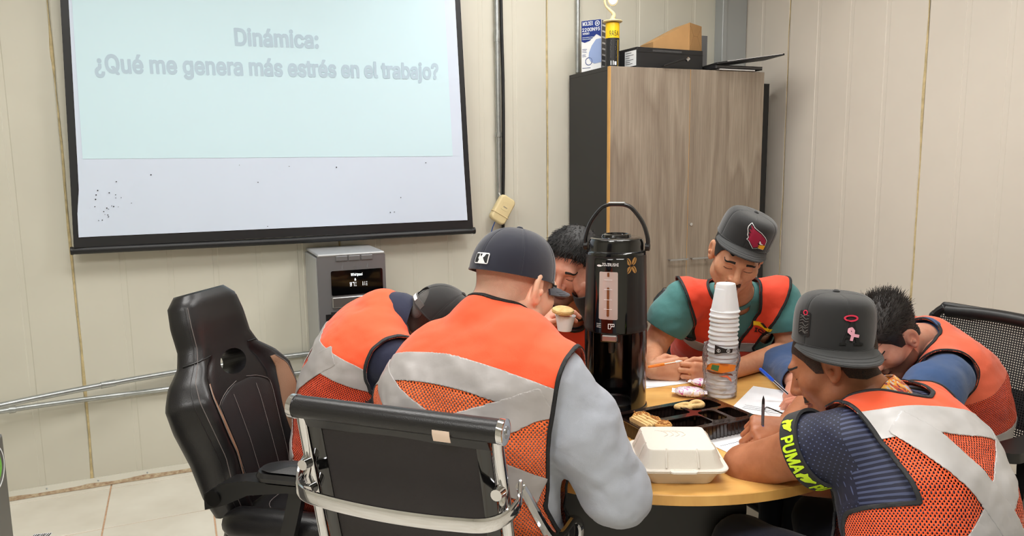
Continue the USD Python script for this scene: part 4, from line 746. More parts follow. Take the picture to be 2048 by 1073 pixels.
def hand(wr, xd, zd, side, fing, thumb=None, spread=.0, s=1.0):
    """side +1 right, -1 left; fing: four (mcp, pip, dip) bends in degrees; returns SDF, its bounds and the finger tips"""
    X = nrm(V(*xd)); Z = nrm(V(*zd)-X*(V(*zd)@X)); Y = np.cross(Z, X)*side; W = V(*wr); w = lambda p: W+s*(p[0]*X+p[1]*Y+p[2]*Z)
    kn = [(.088, .031, .0), (.093, .010, .002), (.087, -.012, .001), (.078, -.032, -.002)]; ln = [(.044, .026, .021), (.049, .030, .022), (.045, .028, .021), (.035, .021, .019)]; rad = [.0096, .0098, .0092, .0082]
    palm = [cone(w((.0, .010*q, 0)), w(k), .0185*s, .0125*s) for q, k in zip((1.4, .5, -.5, -1.3), kn)]+[cone(w((.02, .012, -.004)), w((.06, -.015, -.005)), .017*s, .014*s)]
    fs, tips, P = [], [], []
    for i, (k, l, b) in enumerate(zip(kn, ln, fing)):
        p, a = np.array(k), 0; seg = []; yaw = spread*(1.5-i)
        for j in range(3):
            a += math.radians(b[j]); q = p+l[j]*np.array([math.cos(a)*math.cos(yaw), math.cos(a)*math.sin(yaw), -math.sin(a)]); r0 = rad[i]*(1-.09*j); seg.append(cone(w(p), w(q), r0*s, r0*.93*s)); p = q; P.append(w(q))
        fs.append(un(seg, .002)); tips.append(w(p))
    th = thumb or [(.022, .028, -.010), (.056, .054, -.022), (.086, .060, -.032), (.110, .056, -.040)]
    t = un([cone(w(th[0]), w(th[1]), .0165*s, .0125*s), cone(w(th[1]), w(th[2]), .0118*s, .0108*s), cone(w(th[2]), w(th[3]), .0106*s, .0088*s)], .006); tips.append(w(th[3])); P += [w(x) for x in th]+[w((-.04, 0, 0))]
    pl = un(palm, .014)
    def f(p):
        d = pl(p)
        for g in fs: d = np.minimum(d, smin(pl(p), g(p), .006)) if False else smin(d, g(p), .0035)
        return smin(d, t(p), .006)
    P = np.array(P+[w(k) for k in kn]); return f, P.min(0)-.03, P.max(0)+.03, tips, (X, Y, Z, w)
def person(name, label, B, spec):
    """spec: skin, head (c,f,u), arms {L,R: (elbow, wrist, hand kwargs or None)}, face, sleeve, mats ... Returns the handle and geometry for later parts."""
    t = thing(name, label, 'person', V(B.P[0], B.P[1], 0)); sk = spec['skin']; TH_ = headframe(*spec['head']); TI = np.linalg.inv(TH_)
    tor = B.torso(); fr = nrm(np.cross(nrm(B.l[0]), V(0, 0, 1))); info = {'t': t, 'TH': TH_, 'B': B, 'tips': {}}
    legs = []
    for sg, sd in ((1, 'L'), (-1, 'R')):
        h = B.P+B.l[0]*sg*.09; kn, an = spec.get('legs', {}).get(sd, (h+fr*.40+B.l[0]*sg*.05+V(0, 0, -.03), None)); kn = V(*kn); an = V(*an) if an is not None else V(kn[0], kn[1], .09)+fr*.03
        legs.append((h, kn, an))
    legf = lambda o: [f for h, k, a in legs for f in (cone(h, k, .082+o, .058+o), cone(k, a, .056+o, .042+o))]
    arm = {}; hands = []
    for sd, S in (('L', B.SL), ('R', B.SR)):
        e, w, hk = spec['arms'][sd]; e, w = V(*e), V(*w); q = spec.get('arm_r', (.056, .045, .029)); arm[sd] = (S, e, w, q)
        if hk: hf = hand(w, side=1 if sd == 'R' else -1, **hk); hands.append(hf); info['tips'][sd] = hf[3]; info.setdefault('hf', {})[sd] = hf[4]
    sc = spec.get('head_s', 1.); nb = tr(TI, B.N)/sc
    upper = lambda o, sd: [cone(arm[sd][0], arm[sd][0]*.6+arm[sd][1]*.4, arm[sd][3][0]*.84+o, arm[sd][3][0]*.98+o), cone(arm[sd][0]*.6+arm[sd][1]*.4, arm[sd][1], arm[sd][3][0]*.98+o, arm[sd][3][1]+o)]
    lower = lambda o, sd: [cone(arm[sd][1], arm[sd][2], arm[sd][3][1]*.98+o, arm[sd][3][2]+o)]
    trap = [cone(B.N+B.up*.012, S*.8+B.N*.2, .036, .042) for S in (B.SL, B.SR)]
    al = [f for sd in 'LR' for f in upper(0, sd)]; fa = [f for sd in 'LR' for f in lower(0, sd)]
    bodyf = un([tor]+trap+al+fa+legf(0)+[cone(B.N-B.up*.03, tr(TH_, V(0, -.022, -.05)*sc), .062, .054)], .022)
    pts = np.vstack([B.c]+[np.array(a[:3]) for a in arm.values()]+[np.array(l) for l in legs]); lo, hi = pts.min(0)-.2, pts.max(0)+.2
    v0, f0 = nets(bodyf, lo, hi, .010); v0 = relax(v0, f0, 2); v0 -= vnormals(v0, f0)*.0005
    hs = head_sdf(nb, spec.get('neck_r', .057), spec.get('wide', 1.), spec.get('jaw', 1.)); vh, fh = nets(hs, (-.12, -.16, -.20), (.12, .16, .14), spec.get('res', .0030)); vh = relax(vh, fh, 2, .4)
    nh = vnormals(vh, fh); info['head'] = (vh, fh, nh)
    ms = [TM(v0, f0), TM(tr(TH_, vh*sc), fh)]
    for hf in hands: a, b = nets(hf[0], hf[1], hf[2], .0028); ms.append(TM(relax(a, b, 2, .4), b))
    try:
        mf = [manifold3d.Manifold(manifold3d.Mesh(np.asarray(m.vertices, np.float32), np.asarray(m.faces, np.uint32))) for m in ms]; bm = mf[0]
        for q in mf[1:]: bm = bm+q
        mm = bm.to_mesh(); body = TM(mm.vert_properties[:, :3], mm.tri_verts)
        if len(body.faces) < 1000: raise ValueError
    except Exception: body = cat_(ms)
    ob('body', body, sk, t, smooth=True)
    # clothing: shirt
    long = spec.get('long', False); o = spec.get('shirt_o', .012); ends = spec.get('sleeve', .62)
    sf = un([off(tor, o)]+[off(q, o*.6) for q in trap]+[f for sd in 'LR' for f in upper(o+spec.get('sleeve_o', .006), sd)]+([f for sd in 'LR' for f in lower(o, sd)] if long else []), .03)
    v, f = nets(sf, lo, hi, .0085); v = relax(v, f, 2); n = vnormals(v, f); amp = spec.get('folds', .010)
    v = v+n*((meshkit.fbm(v*[13, 13, 17]+spec.get('seed', 0)*7.1, 3, 3)-.45)*amp+(meshkit.noise(v*38+3.3)-.5)*amp*.25)[:, None]
    a, h, d, u = B.local(v); nkf = cone(B.N-B.up*.02, tr(TH_, V(0, -.022, -.05)*sc), .062, .056)(v)
    keep = [nkf-.010, h+.06]
    for sd in 'LR':
        S, e, w, q = arm[sd]
        if long: ax = nrm(w-e); q2 = (v-w)@ax+.012; keep.append(np.maximum(-q2, np.linalg.norm(v-w, axis=1)-.13))
        else: L = np.linalg.norm(e-S); ax = (e-S)/L; al_ = (v-S)@ax; rd = np.linalg.norm(v-S-al_[:, None]*ax, axis=1); keep.append(np.maximum(L*ends-al_, rd-.11))
    uv = None; n = vnormals(v, f)
    if spec.get('shirt_uv'):
        # sleeves: coordinates round and along the arm; trunk: round and along the spine
        S, e, w, q = arm['L']; ax = nrm(e-S); al_ = (v-S)@ax; ra = v-S-al_[:, None]*ax; k1 = nrm(np.cross(ax, V(0, 0, 1))); k2 = np.cross(ax, k1); rd = np.linalg.norm(ra, axis=1); on = (al_ > -.09) & (rd < .13) & (al_ < .4)
        uu = np.where(on, .075*np.arctan2(ra@k1, ra@k2), u); vv_ = np.where(on, al_, h); ex = [n, uu, vv_, u, h, al_, rd]
    else: ex = [n]
    for i in range(len(keep)):
        v, f, ex2 = cut(v, f, keep[i], ex+keep[i+1:]); ex = ex2[:len(ex)]; keep = keep[:i+1]+ex2[len(ex):]
    info['shirt'] = (v, f, ex)
    if not spec.get('shirt_uv'): ob('shirt', TM(*solid(v, f, .003, ex[0])), spec['shirt'], t, smooth=True)
    # trousers and shoes
    tf = un([off(tor, .008)]+legf(.014), .03); v, f = nets(tf, np.minimum(lo, B.P-.35), hi, .014); a, h, d, u = B.local(v); v = v+vnormals(v, f)*((meshkit.fbm(v*12, 2, 9)-.5)*.012)[:, None]
    dl = np.min([cone(h_, k_, .11, .08)(v) for h_, k_, _ in legs]+[cone(k_, a_, .08, .07)(v) for _, k_, a_ in legs], 0); v, f, _ = cut(v, f, np.minimum(np.maximum(.05-h, .006-dl), np.where(v[:, 2] > .25, 1., v[:, 2]-.075))); ob('trousers', TM(*solid(v, f, .003)), spec.get('trousers', 'trousers_navy'), t, smooth=True)
    for h, k, an in legs:
        fx = nrm(V(fr[0], fr[1], 0)); s0 = V(an[0], an[1], 0); v, f = nets(un([cone(s0-fx*.06+V(0, 0, .045), s0+fx*.12+V(0, 0, .034), .045, .036), cone(s0+V(0, 0, .06), s0+V(0, 0, .115), .05, .047)], .02), s0-.25, s0+.25, .011); v[:, 2] = np.maximum(v[:, 2], .004)
        ob('shoe', TM(v, f), 'black_cloth', t, smooth=True)
    info.update(shirt_o=o+spec.get('sleeve_o', .006), arm=arm, tor=tor, trap=trap, lo=lo, hi=hi, nk=cone(B.N-B.up*.02, tr(TH_, V(0, -.022, -.05)*sc), .062, .056), sc=sc)
    return info
def gradmag(v, f, x):
    """size of the surface gradient of x at the vertices"""
    e1, e2 = v[f[:, 1]]-v[f[:, 0]], v[f[:, 2]]-v[f[:, 0]]; a, b = x[f[:, 1]]-x[f[:, 0]], x[f[:, 2]]-x[f[:, 0]]; E11, E12, E22 = (e1*e1).sum(1), (e1*e2).sum(1), (e2*e2).sum(1)
    g = np.sqrt(np.maximum(0, (a*a*E22-2*a*b*E12+b*b*E11)/np.maximum(E11*E22-E12**2, 1e-18))); s = np.zeros(len(v)); c = np.zeros(len(v))
    for k in range(3): np.add.at(s, f[:, k], g); np.add.at(c, f[:, k], 1)
    return s/np.maximum(c, 1)
def vest(I, solid_m, mesh_m, band_m, pipe_m, hy=.36, xs=(), bands=(), o=.026, arm=(.022, .125, .15), hem=-.06, seed=1, open_front=False, arch=0., front_bands=(), nk=.022, collar=True, label=None, piping=.0045):
    """safety vest over the trunk: yoke, mesh, bands and piping are cut from one surface in trunk coordinates (u round, h along the spine)"""
    B = I['B']; oz = I['shirt_o']; fn = un([off(I['tor'], o)]+[off(q, o*.85) for q in I['trap']]+[cone(q[0], q[0]*.6+q[1]*.4, q[3][0]*.84+oz+.012, q[3][0]*.98+oz+.012) for q in I['arm'].values()], .03); v, f = nets(fn, I['lo'], I['hi'], .0068); v = relax(v, f, 3)
    n = vnormals(v, f); v = v+n*((meshkit.fbm(v*[10, 10, 14]+seed*3.7, 3, 5)-.42)*.018+(meshkit.noise(v*34+seed)-.5)*.0025)[:, None]
    a, h, d, u = B.local(v); H = B.L; n = vnormals(v, f)
    hole = np.full(len(v), 9.)
    for sd in 'LR':
        S, e, w, q = I['arm'][sd]; ax = nrm(e-S); dn = nrm(-B.up*.85+ax*.45); px_ = nrm(ax*.4+B.l[-1]*(1 if sd == 'L' else -1)*.9); al = (v-S)@px_; aa = (v-S)@ax; rd = np.linalg.norm(v-S-aa[:, None]*ax, axis=1)
        hole = smin(smin(hole, np.maximum(arm[0]-al, rd-arm[1]), .02), cone(S+ax*(arm[0]+arm[1]*.55), S+ax*(arm[0]+arm[1]*.3)+dn*arm[2], arm[1]*.62, arm[1]*.35)(v), .03)
    rim = np.minimum(I['nk'](v)-nk, hole)
    if open_front: rim = np.minimum(rim, np.where(d > 0, np.abs(a)-(.014+.055*np.clip((h-.44)/.13, 0, 1)), .2))
    rim = np.minimum(rim, h-hem)
    hb = h+arch*u*u
    yoke = hb-hy
    rim = rim/np.maximum(.35, gradmag(v, f, rim)); v, f, (n, a, h, d, u, yoke, rim, hb) = cut(v, f, rim, [n, a, h, d, u, yoke, rim, hb])
    I['vest'] = (v, f, n, a, h, d, u, rim)
    sv, sf, (sn,) = cut(v, f, yoke, [n]); t = I['t']
    p = ob('vest', TM(*solid(sv, sf, .0025, sn)), solid_m, t, smooth=True, label=label)
    mv, mf, (mu, mh, mn) = cut(v, f, -yoke, [u, h, n]); ob('mesh_panel', TM(mv, mf), mesh_m, p, uv=np.stack([mu, mh], 1))
    def band(val, lift=.002):
        if (val > 0).sum() < 12: return
        bv, bf, (bn,) = cut(v, f, val, [n]); ob('reflective_band', TM(*solid(bv+bn*lift, bf, .002, bn)), band_m, p, smooth=True)
    for q in bands: band(q(u, hb, d), .0022)
    for i, (u0, h0, u1, h1, w) in enumerate(xs):
        q = np.stack([u-u0, h-h0], 1); e = V(u1-u0, h1-h0); tt = (q@e)/(e@e); dist = np.abs(q[:, 0]*e[1]-q[:, 1]*e[0])/np.linalg.norm(e)
        band(np.minimum(np.minimum(w-dist, tt*.2+.0001), (1-tt)*.2), .0028+.0012*i)
    for q in front_bands: band(q(a, h, d), .0022)
    pv, pf, (pn,) = cut(v, f, piping*2-rim, [n]); ob('piping', TM(*solid(pv+pn*.003, pf, .0055, pn)), pipe_m, p, smooth=True)
    return p
def collar(I, mat, r0=.066, r1=.074, h0=-.012, h1=.035, name='collar', tilt=0., seg=40, parent=None, wob=.004):
    """stand-up collar round the neck"""
    B = I['B']; ax = nrm(tr(I['TH'], V(0, -.022, -.05))-B.N); l = nrm(B.l[-1]-ax*(B.l[-1]@ax)); fdir = np.cross(l, ax); loops = []
    for r, hh in ((r0-.004, h0), (r0+.004, h0), (r1+.003, (h0+h1)/2), (r1, h1), (r1-.005, h1+.001), (r1-.008, (h0+h1)/2), (r0-.007, h0)):
        A = np.linspace(0, 2*math.pi, seg, endpoint=False); loops.append(np.array([B.N+ax*(hh+tilt*math.cos(a)*.02+wob*math.sin(3*a))+r*(math.sin(a)*l+math.cos(a)*fdir) for a in A]))
    return ob(name, loft(loops, False, True), mat, parent or I['t'], smooth=True)

# ================================================================ caps, hair, faces
class Cap:
    def __init__(s, T, a=.084, b=.101, H=.118, p=2.7, rim=.02, seams=6, front=.35):
        s.T, s.a, s.b, s.H, s.p, s.rim, s.front = T, a, b, H, p, rim, front; s.seams = [2*math.pi*k/seams for k in range(seams)]
    def pt(s, ph, t, o=0.):
        """phi from the front seam, t 0 at the rim .. 1 at the button; o outwards"""
        ph, t = np.broadcast_arrays(np.asarray(ph, float), np.asarray(t, float)); fr = .5+.5*np.cos(ph); p = s.p+s.front*fr*4
        r = (1-np.clip(t, 0, 1)**p)**(1/p); dphi = np.min([np.abs((ph-q+math.pi) % (2*math.pi)-math.pi) for q in s.seams], 0); g = -.0012*np.exp(-(dphi/.022)**2)
        k = o+g; return np.stack([(s.a*r+k*np.minimum(1, r*4))*np.sin(ph), (s.b*r+k*np.minimum(1, r*4))*np.cos(ph), s.rim+s.H*t+k*np.clip((t-.6)/.4, 0, 1)-.006*(1-t)*np.cos(ph)*0], -1)
    def crown(s, mat, parent, cut_back=None):
        P, Tt = np.linspace(0, 2*math.pi, 121)[:-1], np.r_[np.linspace(0, .8, 16), .86, .91, .95, .975, .99, .998]; pp, tt = np.meshgrid(P, Tt, indexing='ij'); v = s.pt(pp, tt).reshape(-1, 3); k = len(Tt); f = []
        for i in range(120):
            j = (i+1) % 120
            for q in range(k-1): f.append((i*k+q, j*k+q, j*k+q+1, i*k+q+1))
        v = np.vstack([v, [[0, 0, s.rim+s.H*1.0005]]]); f = TM(v, f).faces; f = np.vstack([f, [(i*k+k-1, ((i+1) % 120)*k+k-1, len(v)-1) for i in range(120)]]); f = np.asarray(f)
        if (vnormals(v, f)*(v-[0, 0, s.rim+s.H*.3])).sum() < 0: f = f[:, ::-1]
        if cut_back is not None: v, f, _ = cut(v, f, cut_back(v))
        c = ob('cap', TM(tr(s.T, solid(v, f, .003)[0]), solid(v, f, .003)[1]), mat, parent, smooth=40)
        ob('button', ap(lathe([(.0085, 0), (.008, .003), (.005, .0055), (0, .0062)][::1], 16), s.T@frame(V(0, 0, s.rim+s.H-.0005), *np.eye(3))), mat, c); s.c = c
        ob('sweatband_edge', ap(loft([s.pt(P, np.full(len(P), x), oo) for x, oo in ((0., .0012), (.035, .0012), (.035, -.002), (0., -.002))], False, True), s.T), mat, c)
        for q in s.seams[:3]:
            ts = np.linspace(.02, .985, 26); pts = np.vstack([s.pt(np.full(26, q), ts, .0002), s.pt(np.full(26, q+math.pi), ts, .0002)[::-1]]); ob('seam_stitching', ap(tube(pts, .0009, 5), s.T), mat, c)
        return c
    def brim(s, mat, ext=.072, ang=64, curve=1.2, drop=-.006, th=.0045, under=None):
        A = np.radians(np.linspace(-ang, ang, 41)); S = np.linspace(0, 1, 9); v = []
        for q in A:
            e = ext*max(0, math.cos(q*90/ang*math.pi/180*57.3*math.pi/180 if False else q*(math.pi/2)/math.radians(ang)))**.45; b0 = s.pt(q, 0., -.001)
            for z in S:
                x, y = b0[0]*(1+.06*z), b0[1]+e*z; v.append((x, y, s.rim+.003-curve*x*x*(1)-drop*0+z*drop+.0005))
        v = np.array(v); k = len(S); f = [(i*k+j, (i+1)*k+j, (i+1)*k+j+1, i*k+j+1) for i in range(40) for j in range(k-1)]; m = TM(v, f); n = vnormals(m.vertices, m.faces); fc = m.faces if n[:, 2].mean() > 0 else m.faces[:, ::-1]
        a, b = solid(v, fc, th); o = ob('brim', TM(tr(s.T, a), b), mat, s.c, smooth=40)
        for rr in (.55, .78, .95): 
            pts = np.array([v[i*k:(i+1)*k][0]*(1-rr)+v[i*k:(i+1)*k][-1]*rr+[0, 0, .0004] for i in range(2, 39)]); ob('brim_stitching', ap(tube(pts, .0006, 4), s.T), mat, s.c)
        return o
    def decal(s, poly, ph0, z0, mat, th=.0016, name='emblem', base=.0006, parent=None, label=None):
        """a flat shape (metres; x to the viewer's right when looking at the cap, y up) laid on the crown"""
        gs = [poly] if hasattr(poly, 'faces') else None; m = poly if gs else prism(poly, 0, th); v, f = trimesh.remesh.subdivide_to_size(m.vertices, m.faces, .008); t = (z0+v[:, 1])/s.H; ph = ph0-v[:, 0]/((s.a+s.b)/2)
        return ob(name, TM(tr(s.T, s.pt(ph, t, base+v[:, 2])), np.asarray(f)[:, ::-1]), mat, parent or s.c, smooth=False, label=label)
def facepart(I, name, mat, fields, lift=.001, thick=.0015, n2=None, **kw):
    v, f, n = I['head']; m = clipper(v, f, fields(v), lift, thick, n)
    if m is not None: m.vertices = tr(I['TH'], m.vertices*I['sc']); return ob(name, m, mat, I['t'], smooth=True, **kw)
def brows(I, mat='hair_black', z=.027, th=.0034):
    for sx in (-1, 1):
        facepart(I, 'eyebrow', mat, lambda v: [np.minimum(v[:, 1]-.064, np.minimum(.0165-np.abs(sx*v[:, 0]-.0335), th*(1-.35*np.clip((sx*v[:, 0]-.036)/.02, -1, 1))-np.abs(v[:, 2]-z-.001+3.*(sx*v[:, 0]-.036)**2+.30*np.maximum(0, sx*v[:, 0]-.036))))], 0.0006, .0012)
        pts = np.array([(sx*x, .0905-8*(x-.032)**2*1.2, -.0035+9*(x-.032)**2) for x in np.linspace(.0185, .046, 9)]); hv = I['head'][0]; hv = hv[hv[:, 1] > .06]; pts[:, 1] = [hv[np.argmin(((hv[:, [0, 2]]-q[[0, 2]])**2).sum(1)), 1]+.0002 for q in pts]; ob('eyelashes', tube(tr(I['TH'], pts*I['sc']), .0009, 6), mat, I['t'])
def lips(I, mat): facepart(I, 'lips', mat, lambda v: [np.minimum(v[:, 1]-.05, 1-((v[:, 0]/.0245)**2+((v[:, 2]+.0682)/.0105)**2))*.01], .0004, .001)
def moustache(I, mat='beard_stubble', w=.026, lift=.0012): facepart(I, 'moustache', mat, lambda v: [np.minimum(v[:, 1]-.05, np.minimum(w-np.abs(v[:, 0]), .0062-np.abs(v[:, 2]+.052+.004*(v[:, 0]/w)**2)))], lift, .001)
def strands(I, name, mat, roots, dirs, length, width, bend, seed, lift=0.):
    r = np.random.default_rng(seed); out = []
    for p, d in zip(roots, dirs):
        L = length*r.uniform(.6, 1.15); d = nrm(d+r.normal(0, .16, 3)); b = bend+r.normal(0, .25, 3); out.append(np.array([p+d*L*q+b*L*q*q*.5 for q in np.linspace(0, 1, 5)]))
    return curves(name, out, width, mat, I['t'])
# ================================================================ the six people
def vband(hc, w): return lambda u, h, d: w-np.abs(h-hc)
# ---- B: man bent over at the left, in the gaming chair
Bb = Body((-.51, 2.2, .57), at(762, 632, 2.20), at(758, 656, 2.39), at(780, 720, 2.03), bow=.075, g=1.06, lat0=(0, 1, 0))
Ib = person('person', 'person in black cap bent far forward in the gaming chair, orange vest over navy shirt', Bb, dict(skin='skin_brown', head=(at(880, 652, 2.20), (.64, .36, -.68), (.62, -.06, .76)), long=False, sleeve=.85, shirt='navy_cloth', seed=1,
    arms={'L': ((-.08, 2.42, .82), (.08, 2.36, .80), dict(xd=(1, -.4, -.1), zd=(0, 0, 1), fing=[(20, 30, 15)]*4)), 'R': ((-.08, 2.02, .83), (.04, 2.17, .80), dict(xd=(.7, .7, -.1), zd=(0, 0, 1), fing=[(30, 40, 20)]*4))}))
vest(Ib, 'orange_cloth', 'mesh_red', 'reflective', 'piping', hy=.39, xs=[(-.16, .39, .10, .08, .027), (.16, .39, -.10, .08, .027)], bands=[vband(.365, .030), vband(.06, .028)], seed=2, nk=.020)
collar(Ib, 'navy_cloth', .076, .088, .0, .085)
# ---- A: man with his back to the camera
Ba = Body((-.10, 1.68, .58), at(972, 655, 1.70), at(818, 800, 1.77), at(1112, 768, 1.57), bow=.075, g=1.16, lat0=(-.9, .32, 0))
Ia = person('person', 'person in navy cap seen from behind, orange vest over grey sweatshirt, in the chrome chair', Ba, dict(skin='skin_light', head=(at(1030, 568, 1.77), (.62, .66, -.42), (.25, .30, .92)), head_s=1.06, long=True, shirt='grey_marl', arm_r=(.066, .054, .036), folds=.017, shirt_o=.014, seed=2, neck_r=.066, jaw=1.08,
    arms={'L': ((-.22, 1.96, .785), (-.02, 1.98, .795), dict(xd=(1, .2, 0), zd=(0, 0, 1), fing=[(30, 40, 20)]*4)), 'R': ((.225, 1.565, .775), (.135, 1.83, .795), dict(xd=(-.1, 1, 0), zd=(0, 0, 1), fing=[(30, 40, 20)]*4))}))
vest(Ia, 'orange_cloth', 'mesh_orange', 'reflective', 'piping_dark', hy=.478, arch=.9, xs=[(-.18, .42, .18, .24, .028), (.18, .42, -.18, .24, .028)], bands=[vband(.450, .029), vband(.14, .029)], seed=3, nk=.016, arm=(.035, .15, .16))
# ---- C: dark-haired man behind, head propped on his hand
Bc = Body((.17, 2.98, .57), at(1152, 612, 2.64), at(1200, 625, 2.66), at(1085, 625, 2.70), bow=.06, lat0=(1, -.1, 0))
Bc.SL = V(.40, 2.66, .985); Bc.SR = V(.05, 2.72, .985)
Ic = person('person', 'person without a cap leaning head on hand and holding a cup behind the coffee urn', Bc, dict(skin='skin_rosy', head=(at(1142, 528, 2.47), (-.44, -.80, -.38), (.06, -.36, .90)), shirt='black_cloth', long=True, seed=3,
    arms={'L': (at(1222, 690, 2.50), at(1166, 574, 2.40), dict(xd=(-.15, .12, 1), zd=(.3, -1, 0), fing=[(60, 80, 40)]*4, thumb=[(.022, .028, -.010), (.050, .046, -.028), (.07, .035, -.040), (.085, .015, -.044)])), 'R': (at(1060, 730, 2.50), at(1068, 672, 2.34), dict(xd=(.55, -.25, .75), zd=(-.75, .0, .6), fing=[(35, 40, 20)]*4, thumb=[(.022, .028, -.010), (.050, .050, -.03), (.075, .045, -.045), (.095, .03, -.05)]))}))
vest(Ic, 'orange_red', 'mesh_red', 'reflective', 'piping_dark', hy=.12, bands=[vband(.17, .026)], seed=4, arm=(.0, .14, .13))
# ---- D: young man facing the camera
Bd = Body((.86, 3.10, .57), at(1472, 590, 2.73), at(1562, 598, 2.73), at(1364, 598, 2.73), bow=.06, g=1.0, lat0=(1, -.05, 0))
Id = person('person', 'person in black cap with a red bird emblem, orange vest over teal t-shirt', Bd, dict(skin='skin_tan', head=(at(1474, 509, 2.52), (-.20, -.86, -.46), (.14, -.45, .88)), shirt='teal_cloth', head_s=1.03, sleeve=.60, sleeve_o=.009, seed=4, arm_r=(.058, .046, .029), res=.0026,
    arms={'R': (at(1306, 698, 2.74), at(1304, 741, 2.50), dict(xd=(.95, -.1, .05), zd=(.1, -1, .25), fing=[(42, 48, 25), (48, 60, 30), (50, 62, 30), (52, 60, 30)], thumb=[(.022, .028, -.010), (.050, .042, -.028), (.082, .036, -.030), (.105, .028, -.030)])),
          'L': (at(1582, 700, 2.70), at(1440, 750, 2.46), dict(xd=(-1, -.12, .06), zd=(-.1, -1, .15), fing=[(38, 62, 30), (42, 68, 32), (44, 68, 32), (46, 66, 30)], thumb=[(.022, .028, -.010), (.050, .046, -.026), (.080, .044, -.034), (.104, .036, -.040)]))}))
vest(Id, 'orange_red', 'mesh_red', 'reflective', 'piping_dark', hy=.04, bands=[vband(.40, .026)], seed=5, open_front=True, arm=(-.005, .13, .13), nk=.028)
# ---- F: man bent over on the right
Bf = Body((1.45, 2.42, .50), at(1862, 684, 2.36), at(1896, 756, 2.15), at(1798, 672, 2.54), bow=.07, g=1.06, lat0=(-.1, -1, 0))
If = person('person', 'person bent over a sheet on the right, orange vest over blue denim shirt', Bf, dict(skin='skin_rosy', head=(at(1774, 672, 2.28), (-.62, -.30, -.72), (-.60, -.18, .78)), shirt='denim', long=True, seed=5, arm_r=(.06, .05, .033),
    arms={'L': ((1.08, 1.98, .80), (.93, 2.10, .79), dict(xd=(-.8, .6, 0), zd=(0, 0, 1), fing=[(25, 35, 20)]*4)), 'R': (at(1562, 735, 2.56), at(1594, 766, 2.32), dict(xd=(-.42, -1, -.12), zd=(-.55, .0, .85), fing=[(52, 52, 25), (62, 62, 30), (66, 64, 30), (68, 62, 30)], thumb=[(.022, .028, -.010), (.052, .044, -.028), (.080, .034, -.042), (.100, .020, -.052)]))}))
vest(If, 'orange_faded', 'mesh_red', 'reflective', 'piping_dark', hy=.32, bands=[vband(.16, .03)], seed=6, arm=(-.015, .15, .2))
# ---- E: man at the right front
Be = Body((.87, 1.46, .57), at(1770, 822, 1.68), at(1692, 880, 1.55), at(1846, 828, 1.82), bow=.08, g=1.05, lat0=(-.86, -.42, 0))
Ie = person('person', 'person in turned black cap with a pink ribbon, writing, orange vest over dotted navy jersey', Be, dict(skin='skin_brown', head=(at(1668, 728, 1.74), (-.74, .46, -.50), (-.30, .35, .88)), shirt='jersey', sleeve=.36, seed=6, arm_r=(.058, .052, .033), shirt_uv=True, sleeve_o=.007, res=.0026,
    arms={'L': (at(1492, 936, 1.73), at(1700, 975, 1.70), dict(xd=(.2, 1, .05), zd=(0, 0, 1), fing=[(30, 40, 20)]*4)), 'R': ((.90, 2.12, .81), at(1574, 858, 1.88), dict(xd=(-1, -.15, .05), zd=(.0, -.55, .8), fing=[(58, 62, 20), (66, 72, 30), (70, 74, 34), (74, 70, 34)], thumb=[(.022, .028, -.010), (.050, .046, -.026), (.080, .038, -.036), (.104, .026, -.042)]))}))
v, f, ex = Ie['shirt']; pn = np.minimum(np.minimum(ex[3]+.24, -.07-ex[3]), ex[6]-.088) if False else np.minimum(np.minimum(np.abs(ex[3])-.05, .27-np.abs(ex[3])), np.maximum(ex[6]-.080, -.03-ex[5]))
v_, f_, (nn, uu, hh) = cut(v, f, pn, [ex[0], ex[3], ex[4]]); ob('side_panel', TM(v_+nn*.0012, f_), 'jersey_stripe', Ie['t'], uv=np.stack([uu, hh], 1), label='striped side panel of the jersey')
ob('shirt', TM(v, f), 'jersey', Ie['t'], uv=np.stack([ex[1], ex[2]], 1))
vest(Ie, 'orange_cloth', 'mesh_big', 'reflective_white', 'piping', hy=.36, xs=[(-.15, .33, .15, .03, .028), (.15, .33, -.15, .03, .028)], bands=[vband(.33, .030), vband(.02, .029)], seed=7, arm=(.0, .15, .30), nk=.046)
